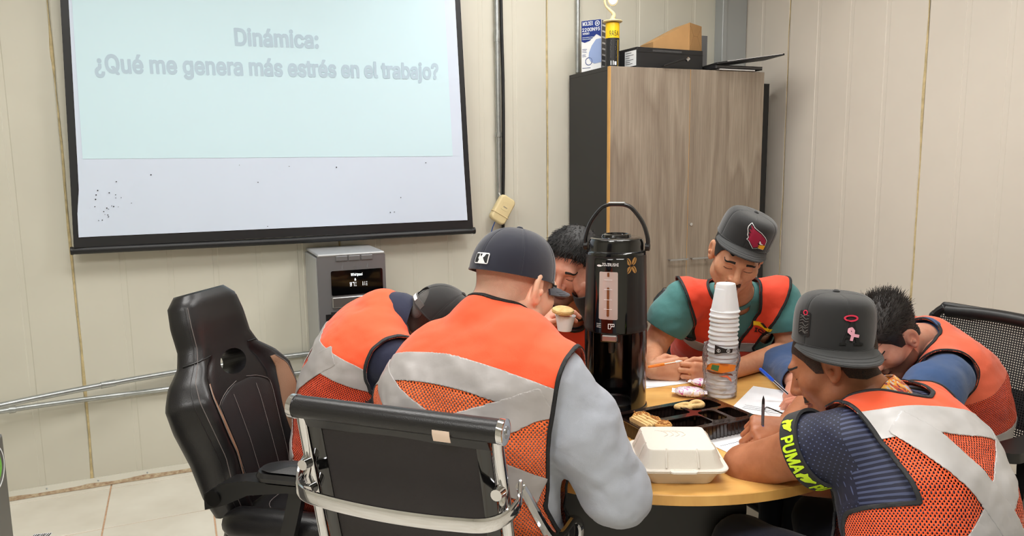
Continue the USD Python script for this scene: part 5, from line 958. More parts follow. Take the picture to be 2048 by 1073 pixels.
# ================================================================ heads: hair, caps, faces
def zl(y): return np.interp(y, [-.13, -.06, -.03, -.018, .004, .012, .030, .045, .062, .085, .12], [-.060, -.058, -.040, .026, .030, -.012, -.006, .030, .052, .066, .066])
def scalp(v, dz=0.): return np.minimum(np.where(np.abs(v[:, 0]) > .0815, -.01, v[:, 2]-zl(v[:, 1])-dz), .12-np.abs(v[:, 1]))
def fullhair(I, mat, th, seed, fringe=None, length=.035, count=2600, width=.0011, bend=(0, .3, -.2), comb=None, zoff=0., sides=.45):
    v, f, n = I['head']; fld = scalp(v, zoff); top = np.clip((v[:, 2]-.02)/.05, 0, 1); L = th*(sides+(1-sides)*top)*np.clip(fld/.02, 0, 1)**.5*(.75+.5*meshkit.fbm(v*[45, 30, 30]+seed, 3, seed))
    v2, f2, (n2, L2, tp) = cut(v, f, fld, [n, L, top]); n2 = n2/np.linalg.norm(n2, axis=1, keepdims=True); w = v2+n2*L2[:, None]
    h = ob('hair', TM(tr(I['TH'], w*I['sc']), f2), mat, I['t'], smooth=True)
    r = np.random.default_rng(seed); ar = np.linalg.norm(np.cross(w[f2[:, 1]]-w[f2[:, 0]], w[f2[:, 2]]-w[f2[:, 0]]), axis=1); fi = r.choice(len(f2), count, p=ar/ar.sum()); b = r.dirichlet((1, 1, 1), count)
    P = (w[f2[fi]]*b[:, :, None]).sum(1); Nn = (n2[f2[fi]]*b[:, :, None]).sum(1); tq = (tp[f2[fi]]*b).sum(1); c = np.array(comb if comb is not None else (0, .2, 0)); lines = []
    for p, q, k in zip(P-Nn*.004, Nn, tq):
        Lh = length*(.35+.65*k)*r.uniform(.6, 1.15); d = nrm(q*.55+c+r.normal(0, .22, 3)); d2 = V(*bend)+r.normal(0, .2, 3); s = np.linspace(0, 1, 5)[:, None]; lines.append(tr(I['TH'], (p+d*Lh*s+d2*Lh*.5*s*s)*I['sc']))
    curves('hair_strands', lines, width*2, mat, I['t']); return h
def caphair(I, mat='fade_hair', lift=.0012, dz=0.): return facepart(I, 'hair', mat, lambda v: [scalp(v, dz)], lift, 0)
def face(I, brow='hair_black', lip='lip', br=.0034): brows(I, brow, th=br); lips(I, lip)
XYR = lambda pts, k, cx, cy: Polygon([((x-cx)*k, -(y-cy)*k) for x, y in pts])
def tilt(T, x, y, z, back, yaw=0., roll=0.):
    """a cap's frame on the head: leaned back, turned and rolled by degrees"""
    a, b, c = map(math.radians, (back, yaw, roll)); Rx = np.array([[1, 0, 0], [0, math.cos(a), -math.sin(a)], [0, math.sin(a), math.cos(a)]]); Rz = np.array([[math.cos(b), -math.sin(b), 0], [math.sin(b), math.cos(b), 0], [0, 0, 1]]); Ry = np.array([[math.cos(c), 0, math.sin(c)], [0, 1, 0], [-math.sin(c), 0, math.cos(c)]])
    M_ = np.eye(4); M_[:3, :3] = Ry@Rx@Rz; M_[:3, 3] = (x, y, z); return T@M_
# ---- A
caphair(Ia, 'buzz_hair'); face(Ia)
CapA = Cap(tilt(Ia['TH'], 0, -.0145, .0, 9), a=.0915, b=.1150, H=.117, p=2.25, rim=.012, front=.10); CapA.crown('cap_navy', Ia['t']); CapA.brim('cap_navy', ext=.082, ang=66, curve=2.6, drop=-.012)
lw = rrect(.044, .026, .004); ph = math.radians(178)
CapA.decal(lw, ph, .026, 'thread_white', .0016, label='white league badge on the back of the cap'); bat = union_all([Polygon([(-.019, -.010), (-.019, .0095), (-.009, .0095), (-.010, .004), (-.012, -.001), (-.008, -.004), (-.010, -.010)]), Polygon([(.019, -.010), (.019, .0095), (.013, .0095), (.009, .003), (.006, .001), (.009, -.003), (.015, -.010)]), Polygon([(-.006, .0095), (.000, .0095), (-.003, .004)])]).buffer(.0005)
CapA.decal(bat, ph, .026, 'thread_black', .0008, base=.0022)
# ---- B
caphair(Ib, 'fade_hair'); face(Ib)
CapB = Cap(tilt(Ib['TH'], 0, -.014, .004, 4), a=.086, b=.107, H=.105, p=2.35, rim=.010, front=.12); hb_ = lambda v: np.where(v[:, 1] < 0, ((v[:, 0]/.046)**2+((v[:, 2]-.010)/.058)**2-1)*.03, 1.)
CapB.crown('cap_black', Ib['t'], hb_); CapB.brim('cap_black', ext=.07, curve=3.)
ob('cap_strap', ap(loft([CapB.pt(math.pi+q, x/CapB.H, oo) for x, oo in ((.004, .001), (.022, .001), (.022, -.0015), (.004, -.0015)) for q in [0]] and [np.array([CapB.pt(math.pi+q, x/CapB.H, oo) for x, oo in ((.003, .0012), (.021, .0012), (.021, -.001), (.003, -.001))]) for q in np.linspace(-.58, .58, 21)]), CapB.T), 'cap_grey', CapB.c)
CapB.decal(rrect(.046, .011, .002), math.pi+.05, .0115, 'thread_white', .001, base=.0018, name='strap_label', label='white label on the cap strap')
ob('back_opening_hair', ap(ell_m(.048, .02, .052) if False else ap(trimesh.creation.icosphere(2, 1.), np.diag([.046, .03, .055, 1.])), CapB.T@frame(V(0, -.072, .020), *np.eye(3))), 'cap_grey', CapB.c)
# ---- C
fullhair(Ic, 'hair_black', .011, 11, length=.022, count=3000, bend=(.1, .3, -.9), comb=(.2, .55, -.15), zoff=.010); face(Ic, 'hair_black', 'lip'); moustache(Ic, 'beard_stubble', .024)
facepart(Ic, 'beard', 'beard_stubble', lambda v: [np.minimum(v[:, 1]-.02, np.minimum(-.070-v[:, 2]+.25*np.maximum(0, .02-np.abs(v[:, 0]))*0, .125+v[:, 2]))], .0012, 0)
# ---- D
caphair(Id, 'hair_black', .003); face(Id, 'hair_black', 'lip_dark', .0030); moustache(Id, 'beard_stubble', .024)
facepart(Id, 'fringe', 'hair_black', lambda v: [np.minimum(v[:, 1]-.04, np.minimum(v[:, 2]-.0475-.006*np.sin(v[:, 0]*150), .055-np.abs(v[:, 0]+.012)))], .002, .004)
CapD = Cap(tilt(Id['TH'], 0, -.013, .012, 14, -9, -9), a=.0905, b=.110, H=.100, p=3.2, rim=.040, front=.8); CapD.crown('cap_black', Id['t']); CapD.brim('brim_grey', ext=.066, ang=68, curve=1.0, drop=-.012)
k = .000345; cx, cy = 512, 293; card = XYR([(430, 155), (470, 195), (530, 225), (575, 265), (600, 300), (607, 360), (606, 426), (580, 419), (548, 416), (515, 434), (492, 402), (462, 360), (444, 350), (449, 320), (436, 300), (430, 265), (418, 235), (414, 205), (421, 172)], k, cx, cy)
red = XYR([(434, 185), (470, 214), (526, 240), (566, 275), (590, 310), (596, 352), (575, 362), (555, 362), (540, 345), (548, 320), (532, 300), (540, 330), (530, 352), (545, 372), (543, 395), (516, 415), (500, 392), (466, 350), (456, 342), (458, 318), (446, 296), (462, 300), (440, 262), (458, 266), (432, 226), (452, 232)], k, cx, cy)
PD, ZD = -.26, .050; LS = lambda g: affinity.scale(g, 1.38, .80, origin=(0, 0))
CapD.decal(LS(card), PD, ZD, 'thread_white', .0016, label='red bird head emblem on the cap front'); CapD.decal(LS(card.buffer(-.0020)), PD, ZD, 'thread_black', .0008, base=.0022); CapD.decal(LS(red.buffer(.0004)), PD, ZD, 'cardinal_red', .0008, base=.0028)
CapD.decal(LS(XYR([(548, 372), (585, 364), (604, 367), (604, 418), (580, 412), (556, 408), (545, 396), (566, 392), (548, 384)], k, cx, cy)), PD, ZD, 'beak_yellow', .0008, base=.0032); CapD.decal(LS(XYR([(540, 318), (552, 330), (560, 348), (578, 354), (574, 362), (552, 360), (541, 345)], k, cx, cy)), PD, ZD, 'thread_white', .0006, base=.0036)
v, f, n, a, h, d, u, rim = Id['vest']; hx0, hy0 = .092, .335
def vestprint(I, name, mat, poly, ca, ch, lift, parent, **kw):
    # a flat print laid on the front of the vest; ca, ch: lateral and height of its middle
    v, f, n, a, h, d, u, rim = I['vest']; ok = d > 0; V_, N__, A_, H_ = v[ok], n[ok], a[ok], h[ok]
    m = prism(poly, 0, .0008) if not hasattr(poly, 'faces') else poly; pv, pf = trimesh.remesh.subdivide_to_size(m.vertices, m.faces, .008); out = []
    for x, y, z in pv:
        w = np.exp(-(((A_-ca-x)**2+(H_-ch-y)**2)/.006**2)); w /= w.sum()+1e-12; q = (V_*w[:, None]).sum(0); nn = nrm((N__*w[:, None]).sum(0)); da, dh = x+ca-(A_*w).sum(), y+ch-(H_*w).sum(); out.append(q+nn*(lift+z)+nrm(I['B'].l[-1])*da+nrm(I['B'].up)*dh)
    return ob(name, TM(np.array(out), pf), mat, parent, smooth=False, **kw)
vd = '/World/'+Id['t'].split('/')[-1]+'/vest'
vestprint(Id, 'yellow_stripe', 'yellow_print', Polygon([(-.036, .006), (.036, .010), (.038, .026), (-.036, .020)]), .092, .515, .004, vd); vestprint(Id, 'emblem', 'black_print', Polygon([(-.010, .020), (.004, .016), (.012, .024), (.0, .027)]), .092, .515, .0055, vd)
vestprint(Id, 'lettering', 'black_print', text('ICO', .020, .0008, np.eye(4), width=.056, bold=True), .092, .490, .004, vd)
# ---- E
caphair(Ie, 'fade_hair', .0015); face(Ie, 'hair_black', 'lip_dark'); moustache(Ie, 'hair_dark', .026)
CF = nrm(V(-.13, -.985, -.02)); CU_ = nrm(V(.03, .10, .99)); cr, cf, cu = ORTH(CF, CU_)
CapE = Cap(frame(tr(Ie['TH'], V(0, -.008, .028)), cr, cf, cu), a=.0905, b=.104, H=.120, p=3.0, rim=.026, front=.8); CapE.crown('cap_black', Ie['t']); CapE.brim('brim_grey', ext=.086, ang=78, curve=.5, drop=-.010)
k = .00034; cx, cy = 682, 350; A_ = XYR([(682, 285), (700, 285), (752, 425), (782, 432), (782, 444), (712, 444), (712, 432), (728, 428), (718, 398), (652, 398), (642, 428), (660, 434), (660, 444), (618, 444), (618, 432), (634, 426)], k, cx, cy).difference(XYR([(688, 318), (710, 378), (658, 378)], k, cx, cy))
PE, ZE = -.06, .050
CapE.decal(A_, PE, ZE, 'thread_black', .0022, label='raised black letter A on the cap'); el = affinity.scale(Point(0, 0).buffer(1., 20), .0165, .0072); CapE.decal(affinity.translate(el.difference(affinity.scale(el, .76, .55)), 0, (350-263)*k), PE, ZE, 'halo_red', .0022, base=.0012, label='red halo ring above the letter')
rib = union_all([LineString([((x-cx)*k, -(y-cy)*k) for x, y in q]).buffer(.0034, cap_style=2) for q in ([(690, 412), (698, 372), (700, 345), (688, 330), (674, 336), (672, 352), (700, 374), (742, 382)],)]); CapE.decal(rib, PE, ZE, 'pink_print', .0014, base=.0030, label='pink ribbon on the letter')
sd = math.radians(62); CapE.decal(rrect(.036, .058, .006), sd, .052, 'thread_black', .0012, name='side_patch'); CapE.decal(affinity.translate(affinity.scale(el, .42, .8).difference(affinity.scale(el, .28, .5)), .002, .026), sd, .052, 'halo_red', .001, base=.0018)
rr_ = np.random.default_rng(4); CapE.decal(union_all([LineString([(-.013, y), (-.004, y+.006*rr_.uniform(-1, 1)), (.004, y+.006*rr_.uniform(-1, 1)), (.013, y+.003)]).buffer(.0009) for y in np.linspace(-.022, .018, 7)]), sd, .052, 'cap_grey', .0008, base=.0018, name='patch_stitching')
# floral neck warmer, jersey trim and sleeve band with lettering
collar(Ie, 'floral', .066, .074, -.02, .050, 'neck_warmer', wob=.006)
S, e, w, q = Ie['arm']['L']; ax = nrm(e-S); Ln = np.linalg.norm(e-S); k1 = nrm(np.cross(ax, V(0, 0, 1))); k2 = np.cross(k1, ax); 
Z0 = Ln*.36; RB = q[0]*.97+.012+.007+.010; n_ = 60
def sb(a, z, o): return S+ax*z+(RB+o)*(math.sin(a)*k1+math.cos(a)*k2)
ob('sleeve_band', loft([np.array([sb(a, Z0+z, o) for a in np.linspace(0, 2*math.pi, n_, endpoint=False)]) for z, o in ((-.036, -.004), (-.036, .003), (.004, .003), (.004, -.006))], False, True), 'black_cloth', Ie['t'])
toc = nrm(EYE-(S+ax*Z0)); a0 = math.atan2(toc@k1, toc@k2)
def sleeve_text(m, off):
    v, f = trimesh.remesh.subdivide_to_size(m.vertices, m.faces, .008); return TM(np.array([sb(a0-(x+off)/RB, Z0-.002-y, .0035+z) for x, y, z in v]), f)
ob('lettering', sleeve_text(text('PUMA', .028, .001, np.eye(4), width=.078, bold=2), .0), 'lime_print', Ie['t'], smooth=False, label='lime sleeve lettering reading PUMA')
cat_leap = union_all([Polygon([(-.013, .001), (-.012, .009), (-.008, .014), (-.005, .011), (-.007, .006), (-.006, .004), (.002, .008), (.007, .016), (.012, .022), (.010, .024), (.004, .021), (-.002, .022), (-.008, .021), (-.013, .024), (-.013, .018), (-.017, .012), (-.017, .002)])])
for off in (.062, -.062, .186): ob('emblem', sleeve_text(prism(affinity.scale(cat_leap.buffer(.001), 1.15, 1.2, origin=(0, .012)), 0, .001), off), 'lime_print', Ie['t'], smooth=False, label='lime leaping cat emblem on the sleeve band')
ob('lettering', sleeve_text(text('PUMA', .028, .001, np.eye(4), width=.078, bold=2), .124), 'lime_print', Ie['t'], smooth=False)
# ---- F
fullhair(If, 'hair_dark', .014, 21, length=.026, count=3200, bend=(0, -.2, -.15), comb=(.05, -.55, .12), sides=.12, width=.0009); face(If, 'hair_dark')
facepart(If, 'beard', 'beard_stubble', lambda v: [np.minimum(np.minimum(v[:, 1]-.0, -.045-v[:, 2]+.0*v[:, 1]), .120+v[:, 2])], .0012, 0)
collar(If, 'denim', .064, .078, -.015, .045)
for I_, c in ((Ia, 'grey_marl'), (Id, 'teal_cloth'), (Ic, 'black_cloth')): collar(I_, c, .062, .067, -.008, .014, wob=.002)

# ================================================================ on the table
TZ = .7502
# ---- coffee urn
M('urn_black', (14, 14, 15), .16, coat_weight=.6, coat_roughness=.05); M('urn_satin', (30, 30, 31), .36); M('gold_print', (176, 132, 74), .5); M('coffee', (120, 70, 36), .4)
MN('sight_glass', {'p': ('principled_bsdf', {'base_color': tuple(lin((190, 176, 172))), 'roughness': .12, 'coat_weight': .4})}, [])
uc = V(.313, 2.232, TZ); ua = math.atan2(-uc[0], uc[1]); Tu = frame(uc, V(math.cos(-ua-.10-math.pi*0), math.sin(-ua*1-.10)*1, 0), V(0, 0, 0), V(0, 0, 1))
fd = nrm(V(-uc[0], -uc[1], 0)); fd = V(fd[0]*math.cos(-.16)-fd[1]*math.sin(-.16), fd[0]*math.sin(-.16)+fd[1]*math.cos(-.16), 0); Tu = frame(uc, np.cross(-fd, V(0, 0, 1)), -fd, V(0, 0, 1))   # local -y faces the room
t = thing('coffee_urn', 'tall black coffee urn with a sight gauge and gold bean print on the table', 'coffee urn', uc)
R = .094; sec = np.linspace(math.radians(40), math.radians(320), 60)                              # open front round local -y
ring = lambda r, z, A: np.stack([r*np.sin(A), -r*np.cos(A), np.full(len(A), z)], 1)
wall = loft([np.array([p for p in (ring(R, z, sec).tolist()+ring(R-.006, z, sec[::-1]).tolist())]) for z in (.004, .08, .16, .246)]); ob('stand', ap(wall, Tu), 'urn_black', t, smooth=40)
ob('base_disc', lathe([(R+.004, 0), (R+.005, .004), (R+.003, .012), (R-.004, .014)], 48, Tu), 'urn_black', t); ob('drip_tray', lathe([(.062, .014), (.062, .022), (.058, .026), (.05, .0265), (.048, .022), (.02, .022)], 40, Tu@frame(V(0, -.018, 0), *np.eye(3))), 'black_plastic', t)
ob('inner_back', ap(loft([ring(R-.02, z, np.linspace(math.radians(60), math.radians(300), 50)).tolist()+ring(R-.024, z, np.linspace(math.radians(60), math.radians(300), 50)[::-1]).tolist() and np.array(ring(R-.02, z, np.linspace(math.radians(60), math.radians(300), 50)).tolist()+ring(R-.024, z, np.linspace(math.radians(60), math.radians(300), 50)[::-1]).tolist()) for z in (.01, .246)]), Tu), 'urn_black', t)
ob('tank', lathe([(R-.004, .243), (R+.001, .247), (R+.0025, .254), (R+.0005, .262), (R, .268), (R-.0045, .474), (R-.006, .480), (R-.012, .485), (R-.02, .487)], 64, Tu), 'urn_satin', t)
ob('rim_band', lathe([(R-.0045, .4725), (R-.0035, .4735), (R-.0045, .4805), (R-.009, .4835)], 64, Tu, cap=False), 'black_gloss', t)
ob('lid', lathe([(R-.012, .4845), (R-.0125, .510), (R-.016, .519), (R-.024, .523), (.045, .524), (.043, .531), (.036, .533), (.034, .529), (.010, .529)], 56, Tu), 'urn_black', t)
A2 = np.linspace(-.56, .50, 30); loops = [np.array([[r*math.sin(a), -r*math.cos(a), z] for z, r in ((.246, R+.001), (.248, R+.0055), (.46, R+.001), (.468, R-.003), (.246, R-.006))]) for a in A2]
fp = ob('front_panel', ap(loft(loops), Tu), 'black_gloss', t, smooth=40)
def onu(poly_or_mesh, o, mat, name, parent=None, ang=0., z=0., base=None, **kw):
    m = poly_or_mesh if hasattr(poly_or_mesh, 'faces') else prism(poly_or_mesh, 0, .0008); v, f = trimesh.remesh.subdivide_to_size(m.vertices, m.faces, .010); r = (R-.0045*np.clip((z+v[:, 1]-.268)/.206, 0, 1)) if base is None else base
    rr = r+o+v[:, 2]; a = v[:, 0]/R+ang; return ob(name, ap(TM(np.stack([rr*np.sin(a), -rr*np.cos(a), z+v[:, 1]], 1), f), Tu), mat, parent or t, smooth=False, **kw)
sg = onu(rrect(.054, .140, .004), .0052, 'sight_glass', 'sight_gauge', fp, -.07, .360)
onu(rrect(.0066, .086, .003, 0, -.018), .0062, 'coffee', 'coffee_column', sg, -.07, .360); onu(cat_([prism(sbox(-.0115, y, .0115, y+.0013), 0, .0008) for y in (-.040, -.012, .018, .046)]), .0064, 'white_print', 'gauge_mark', sg, -.07, .360); onu(rrect(.006, .012, .002, 0, .062), .0062, 'coffee', 'float', sg, -.07, .360)
onu(text('ZOJIRUSHI', .0085, .0006, np.eye(4), width=.048, bold=True), .0045, 'white_print', 'lettering', fp, -.02, .447, R-.0035); onu(affinity.translate(affinity.scale(Point(0, 0).buffer(.005), 1.6, .6), -.014, 0), .0045, 'white_print', 'logo', fp, -.22, .447, R-.0035)
bean = affinity.rotate(affinity.scale(Point(0, 0).buffer(.0095, 12), .72, 1.25), 0).difference(LineString([(0, -.013), (.0015, 0), (0, .013)]).buffer(.0011))
for x, y, r_ in ((-.009, .0115, 30), (.010, .013, -28), (-.008, -.0125, -32), (.010, -.0115, 30)): onu(affinity.translate(affinity.rotate(bean, r_), x, y), .0008, 'gold_print', 'bean_print', t, .66, .447)
onu(cat_([prism(sbox(-.007, y, .007, y+.0015), 0, .0006) for y in (-.005, 0, .005)]), .0048, 'white_print', 'icon', fp, -.36, .270, R); onu(union_all([sbox(-.009, .004, .009, .006), sbox(-.009, -.010, -.007, .006), sbox(.007, -.003, .009, .006), LineString([(-.007, -.009), (-.002, -.009), (.0, -.002), (.008, -.002)]).buffer(.001), sbox(-.003, -.001, -.0015, .004), sbox(.002, -.001, .0035, .004)]), .0048, 'white_print', 'icon', fp, .03, .272, R)
ob('tap_lever', ap(box(-.022, .022, -R-.020, -R+.004, .228, .246, b=.003), Tu), 'brushed', t, smooth=False); ob('tap_surround', ap(box(-.028, .028, -R-.008, -R+.01, .222, .250, b=.003), Tu), 'black_gloss', t, smooth=False); ob('spout', ap(lathe([(.008, .185), (.010, .19), (.012, .24)], 16), Tu@frame(V(0, -R+.022, 0), *np.eye(3))), 'black_plastic', t)
hp = spline([(-R+.001, 0, .492), (-R+.001, 0, .52), (-R+.016, 0, .566), (-.048, 0, .606), (-.026, 0, .618), (0, 0, .620), (.026, 0, .618), (.048, 0, .606), (R-.016, 0, .566), (R-.001, 0, .52), (R-.001, 0, .492)], 44)
tg = np.gradient(hp, axis=0); ob('handle', ap(loft([np.array([p+nrm(np.cross(q, V(0, 1, 0)))*a*.0055+V(0, 1, 0)*b*.0095 for a, b in ((-.5, -1), (.5, -1), (1, -.5), (1, .5), (.5, 1), (-.5, 1), (-1, .5), (-1, -.5))]) for p, q in zip(hp, tg)]), Tu), 'black_plastic', t); ob('handle_grip_plate', ap(box(-.024, .024, -.0105, .0105, .622, .6265, b=.0015), Tu), 'steel_grey', t, smooth=False)
for sx in (-1, 1): ob('handle_pivot', ap(lathe([(.0125, -.006), (.0125, .006), (.009, .008), (.0, .008)], 16, frame(V(sx*(R-.002), 0, .495), V(0, 1, 0), V(0, 0, 1), V(sx, 0, 0))), Tu), 'black_plastic', t)
# ---- stack of foam cups, upside down, lower half still in its plastic sleeve
M('foam', (240, 240, 242), .6, subsurface_weight=.1, subsurface_scale=.01, bump=.04, bs=700)
MN('clear_film', {'t': ('texture_coordinate', {}), 'n': ('noise_texture', {'scale': 55., 'detail': 4., 'distortion': 1.2}), 'b': ('bump', {'strength': .9, 'distance': .006}), 'f': ('fresnel', {'IOR': 1.32}), 'x': ('transparent_bsdf', {'color': (.97, .97, .98)}), 'g': ('glossy_bsdf', {'color': (1, 1, 1), 'roughness': .12}), 'm': ('mix_closure', {})}, [('t.object', 'n.vector'), ('n.fac', 'b.height'), ('b.normal', 'f.normal'), ('b.normal', 'g.normal'), ('f.fac', 'm.fac'), ('x.BSDF', 'm.closure1'), ('g.BSDF', 'm.closure2')], 'm.closure')
ORD = 'zeroth first second third fourth fifth sixth seventh eighth ninth tenth eleventh twelfth thirteenth fourteenth fifteenth sixteenth seventeenth eighteenth nineteenth twentieth'.split()
cc0 = atz(1446, 797, .75)*[1, 1, 0]+V(0, .035, 0); NC = 20; pitch = .0143
for i in range(NC):
    z = TZ+i*pitch; dx = V(.0016*math.sin(i*1.7)+i*.0004, .0012*math.cos(i*2.3), 0); top = i == NC-1; tall = .0915
    pr = [(.0445, 0), (.0462, .0015), (.0462, .005), (.0440, .007), (.0425, .012), (.0300, tall-.004), (.0285, tall-.0005), (.0265, tall), (.0250, tall-.0022), (.0, tall-.0024)]+[(.0, tall-.0045), (.0262, tall-.0045), (.0278, tall-.008), (.0405, .012), (.0425, .0)]
    ob('foam_cup', lathe(pr, 40, frame(cc0+dx+V(0, 0, z), *np.eye(3)), cap=False), 'foam', None, smooth=35, cat='cup', group='white foam cups in the upside-down stack', label='topmost white foam cup of the upside-down stack' if top else 'lowest white foam cup of the upside-down stack, on the table' if i == 0 else f'white foam cup, {ORD[NC-i]} from the top of the upside-down stack')
ang = np.linspace(0, 2*math.pi, 72, endpoint=False); lp = []
for z in np.linspace(.002, .168, 30): 
    nz = meshkit.fbm(np.stack([np.cos(ang)*2.2, np.sin(ang)*2.2, np.full(72, z*38)], 1), 3, 8); r_ = .0485+.011*nz+.006*np.exp(-((z-.115)/.03)**2)-.0015; lp.append(np.stack([r_*np.cos(ang), r_*np.sin(ang), np.full(72, z)], 1))
t = thing('cup_sleeve', 'crumpled clear plastic sleeve with printed labels round the lower cups', 'plastic bag', cc0+V(0, 0, TZ)); Tc = frame(cc0+V(0, 0, TZ), *np.eye(3)); ob('film', ap(loft(lp, False), Tc), 'clear_film', t, smooth=True)
M('orange_print', (226, 128, 34), .35); M('brown_print', (110, 56, 30), .4); M('green_label', (70, 120, 70), .4); M('coral_print', (222, 110, 70), .4)
def onsl(poly, z0, mat, name, base=.0585, th=.0012, a0=0., amp=.003, **kw):
    m = poly if hasattr(poly, 'faces') else prism(poly, 0, th); v, f = trimesh.remesh.subdivide_to_size(m.vertices, m.faces, .007); a = v[:, 0]/base+a0+math.atan2(-cc0[0], cc0[1]) ; r_ = base+v[:, 2]+amp*(meshkit.noise(np.stack([v[:, 0]*60, v[:, 1]*60, v[:, 0]*0], 1), 5)-.5)
    return ob(name, ap(TM(np.stack([-r_*np.sin(-a), -r_*np.cos(-a), z0+v[:, 1]], 1), f), Tc), mat, t, smooth=False, **kw)
onsl(Polygon([(-.050, -.008), (-.03, -.006), (.0, -.012), (.045, -.006), (.05, .012), (.02, .018), (-.005, .019), (-.03, .016), (-.045, .006)]), .100, 'orange_print', 'orange_label'); onsl(Polygon([(-.03, -.002), (-.008, -.006), (-.004, .012), (-.026, .013)]), .1, 'green_label', 'green_patch', .0605); onsl(Polygon([(-.046, -.006), (.034, -.012), (.042, -.020), (.03, -.018), (.01, -.012), (-.02, -.015), (-.044, -.010)]), .098, 'brown_print', 'brown_edge', .059)
onsl(Polygon([(-.005, -.001), (.02, .002), (.034, -.01), (.037, -.022), (.02, -.006)]), .079, 'coral_print', 'coral_patch', .057)
onsl(Polygon([(-.020, -.012), (.004, -.006), (.035, -.005), (.036, .007), (.012, .008), (-.008, .014), (-.019, .018)]), .157, 'black_print', 'black_label', .0535, amp=.001)
for x in (-.008, .022): onsl(affinity.translate(Point(0, 0).buffer(.0055).difference(Point(0, 0).buffer(.0042)).union(sbox(-.001, -.003, .001, .003)), x, .001), .157, 'white_print', 'label_icon', .0548, .0005, amp=0)
# ---- wrapped pastry
MN('wrapper_print', {'t': ('texture_coordinate', {}), 'n': ('noise_texture', {'scale': 38., 'detail': 2.5, 'distortion': 1.5}), 'r': ('rgb_ramp', {'ramp': [(.36, tuple(lin((206, 70, 170)))), (.41, tuple(lin((238, 224, 236)))), (.60, tuple(lin((240, 232, 236)))), (.63, tuple(lin((232, 200, 120)))), (.68, tuple(lin((150, 110, 190))))]}), 'n2': ('noise_texture', {'scale': 70., 'detail': 3.}), 'b': ('bump', {'strength': .8, 'distance': .006}), 'p': ('principled_bsdf', {'roughness': .18, 'coat_weight': .5})}, [('t.object', 'n.vector'), ('t.object', 'n2.vector'), ('n.fac', 'r.fac'), ('r.color', 'p.base_color'), ('n2.fac', 'b.height'), ('b.normal', 'p.normal')])
def packet(label, c, yaw, L, W, H, print_=True):
    T = yawf(V(c[0], c[1], TZ), yaw); n, m = 24, 24; lp = []
    for i in range(n+1):
        u = -1+2*i/n; w = W*(.62+.38*(1-abs(u)**4)); h = H*(1-abs(u)**3)**.7+.0012; a = np.linspace(0, 2*math.pi, m, endpoint=False)
        lp.append(np.stack([np.full(m, u*L/2), np.cos(a)*w/2*(1+.03*math.sin(i*2)), H*.5+np.sin(a)*h/2+.0008*math.sin(i*3)], 1))
    t = thing('snack_packet', label, 'snack packet', V(c[0], c[1], TZ)); ob('wrapper', ap(loft(lp), T), 'wrapper_print', t, smooth=True)
    for sx in (-1, 1): ob('crimped_end', ap(loft([np.array([[sx*(L/2-.004+q), y, H*.5+.0015*math.sin(y*700)+o] for y in np.linspace(-W*.33, W*.33, 12)]+[[sx*(L/2-.004+q), y, H*.5+.0015*math.sin(y*700)+o+.001] for y in np.linspace(W*.33, -W*.33, 12)]) for q, o in ((0, 0), (.012, .001))]), T), 'wrapper_print', t, smooth=False)
packet('pink and white wrapped snack packet in front of the cups', atz(1379, 787, .76), -14, .094, .058, .030); packet('pink printed snack packet tucked behind the cup stack', atz(1415, 776, .76)+V(.0, .045, 0), 150, .085, .05, .026)
# ---- cookie tray
M('tray_brown', (34, 24, 21), .14, coat_weight=.6, transmission_weight=.0); M('cookie_pale', (226, 196, 138), .8, rgb2=(206, 166, 104), vs=70, bump=.4, bs=260); M('cookie_gold', (206, 158, 88), .8, rgb2=(176, 122, 60), vs=120, bump=.5, bs=300); M('crumb', (168, 112, 58), .8); M('cookie_choc', (74, 42, 28), .7, rgb2=(50, 28, 20), vs=80, bump=.4, bs=300)
TT = yawf(V(.2763, 2.0269, TZ), 25.5); LX, LY, TH2 = .345, -.200, .045; t = thing('cookie_tray', 'dark plastic cookie tray with ribbed walls and moulded compartments', 'tray', tr(TT, (LX/2, LY/2, 0)))
def ribwall(p, q, h, n, d=.0018, th=.0012):
    p, q = V(*p), V(*q); e = (q-p); L = np.linalg.norm(e); e /= L; w = np.cross(e, V(0, 0, 1)); s = np.linspace(0, L, n*2+1); lo_, hi_ = [], []
    loops = []
    for i, x in enumerate(s): o = d*(1 if i % 2 else -1); b = p+e*x+w*o; loops.append(np.array([b, b+w*th, b+w*(th-.004)+V(0, 0, h), b+w*(-.004)+V(0, 0, h)]))
    return loft(loops)
inn = [(.006, -.006), (LX-.006, -.006), (LX-.006, LY+.006), (.006, LY+.006)]
for i in range(4):
    a, b = inn[i], inn[(i+1) % 4]; ob('ribbed_wall', ap(ribwall((*b, .001), (*a, .001), TH2-.002, 26 if i % 2 == 0 else 15), TT), 'tray_brown', t, smooth=False)
ob('tray_floor', ap(box(.006, LX-.006, LY+.006, -.006, .0005, .003), TT), 'tray_brown', t, smooth=False)
ob('rim', ap(prism(rrect(LX+.004, -LY+.004, .012, LX/2, LY/2).difference(union_all([rrect(.070, .168, .012, .046, -.100), rrect(.118, .070, .016, .150, -.150), rrect(.110, .074, .012, .150, -.055), rrect(.056, .076, .016, .243, -.135), rrect(.108, .070, .016, .272, -.050), rrect(.050, .082, .012, .308, -.142)])), TH2-.004, TH2-.001), TT), 'tray_brown', t, smooth=False)
for a, b, n in (((.086, -.012), (.086, -.19), 12), ((.09, -.108), (.210, -.100), 9), ((.212, -.10), (.212, -.19), 6), ((.212, -.092), (.336, -.092), 9), ((.278, -.096), (.278, -.19), 6), ((.212, -.012), (.212, -.09), 5)): ob('divider', ap(ribwall((*a, .002), (*b, .002), TH2-.006, n, .0012), TT), 'tray_brown', t, smooth=False)
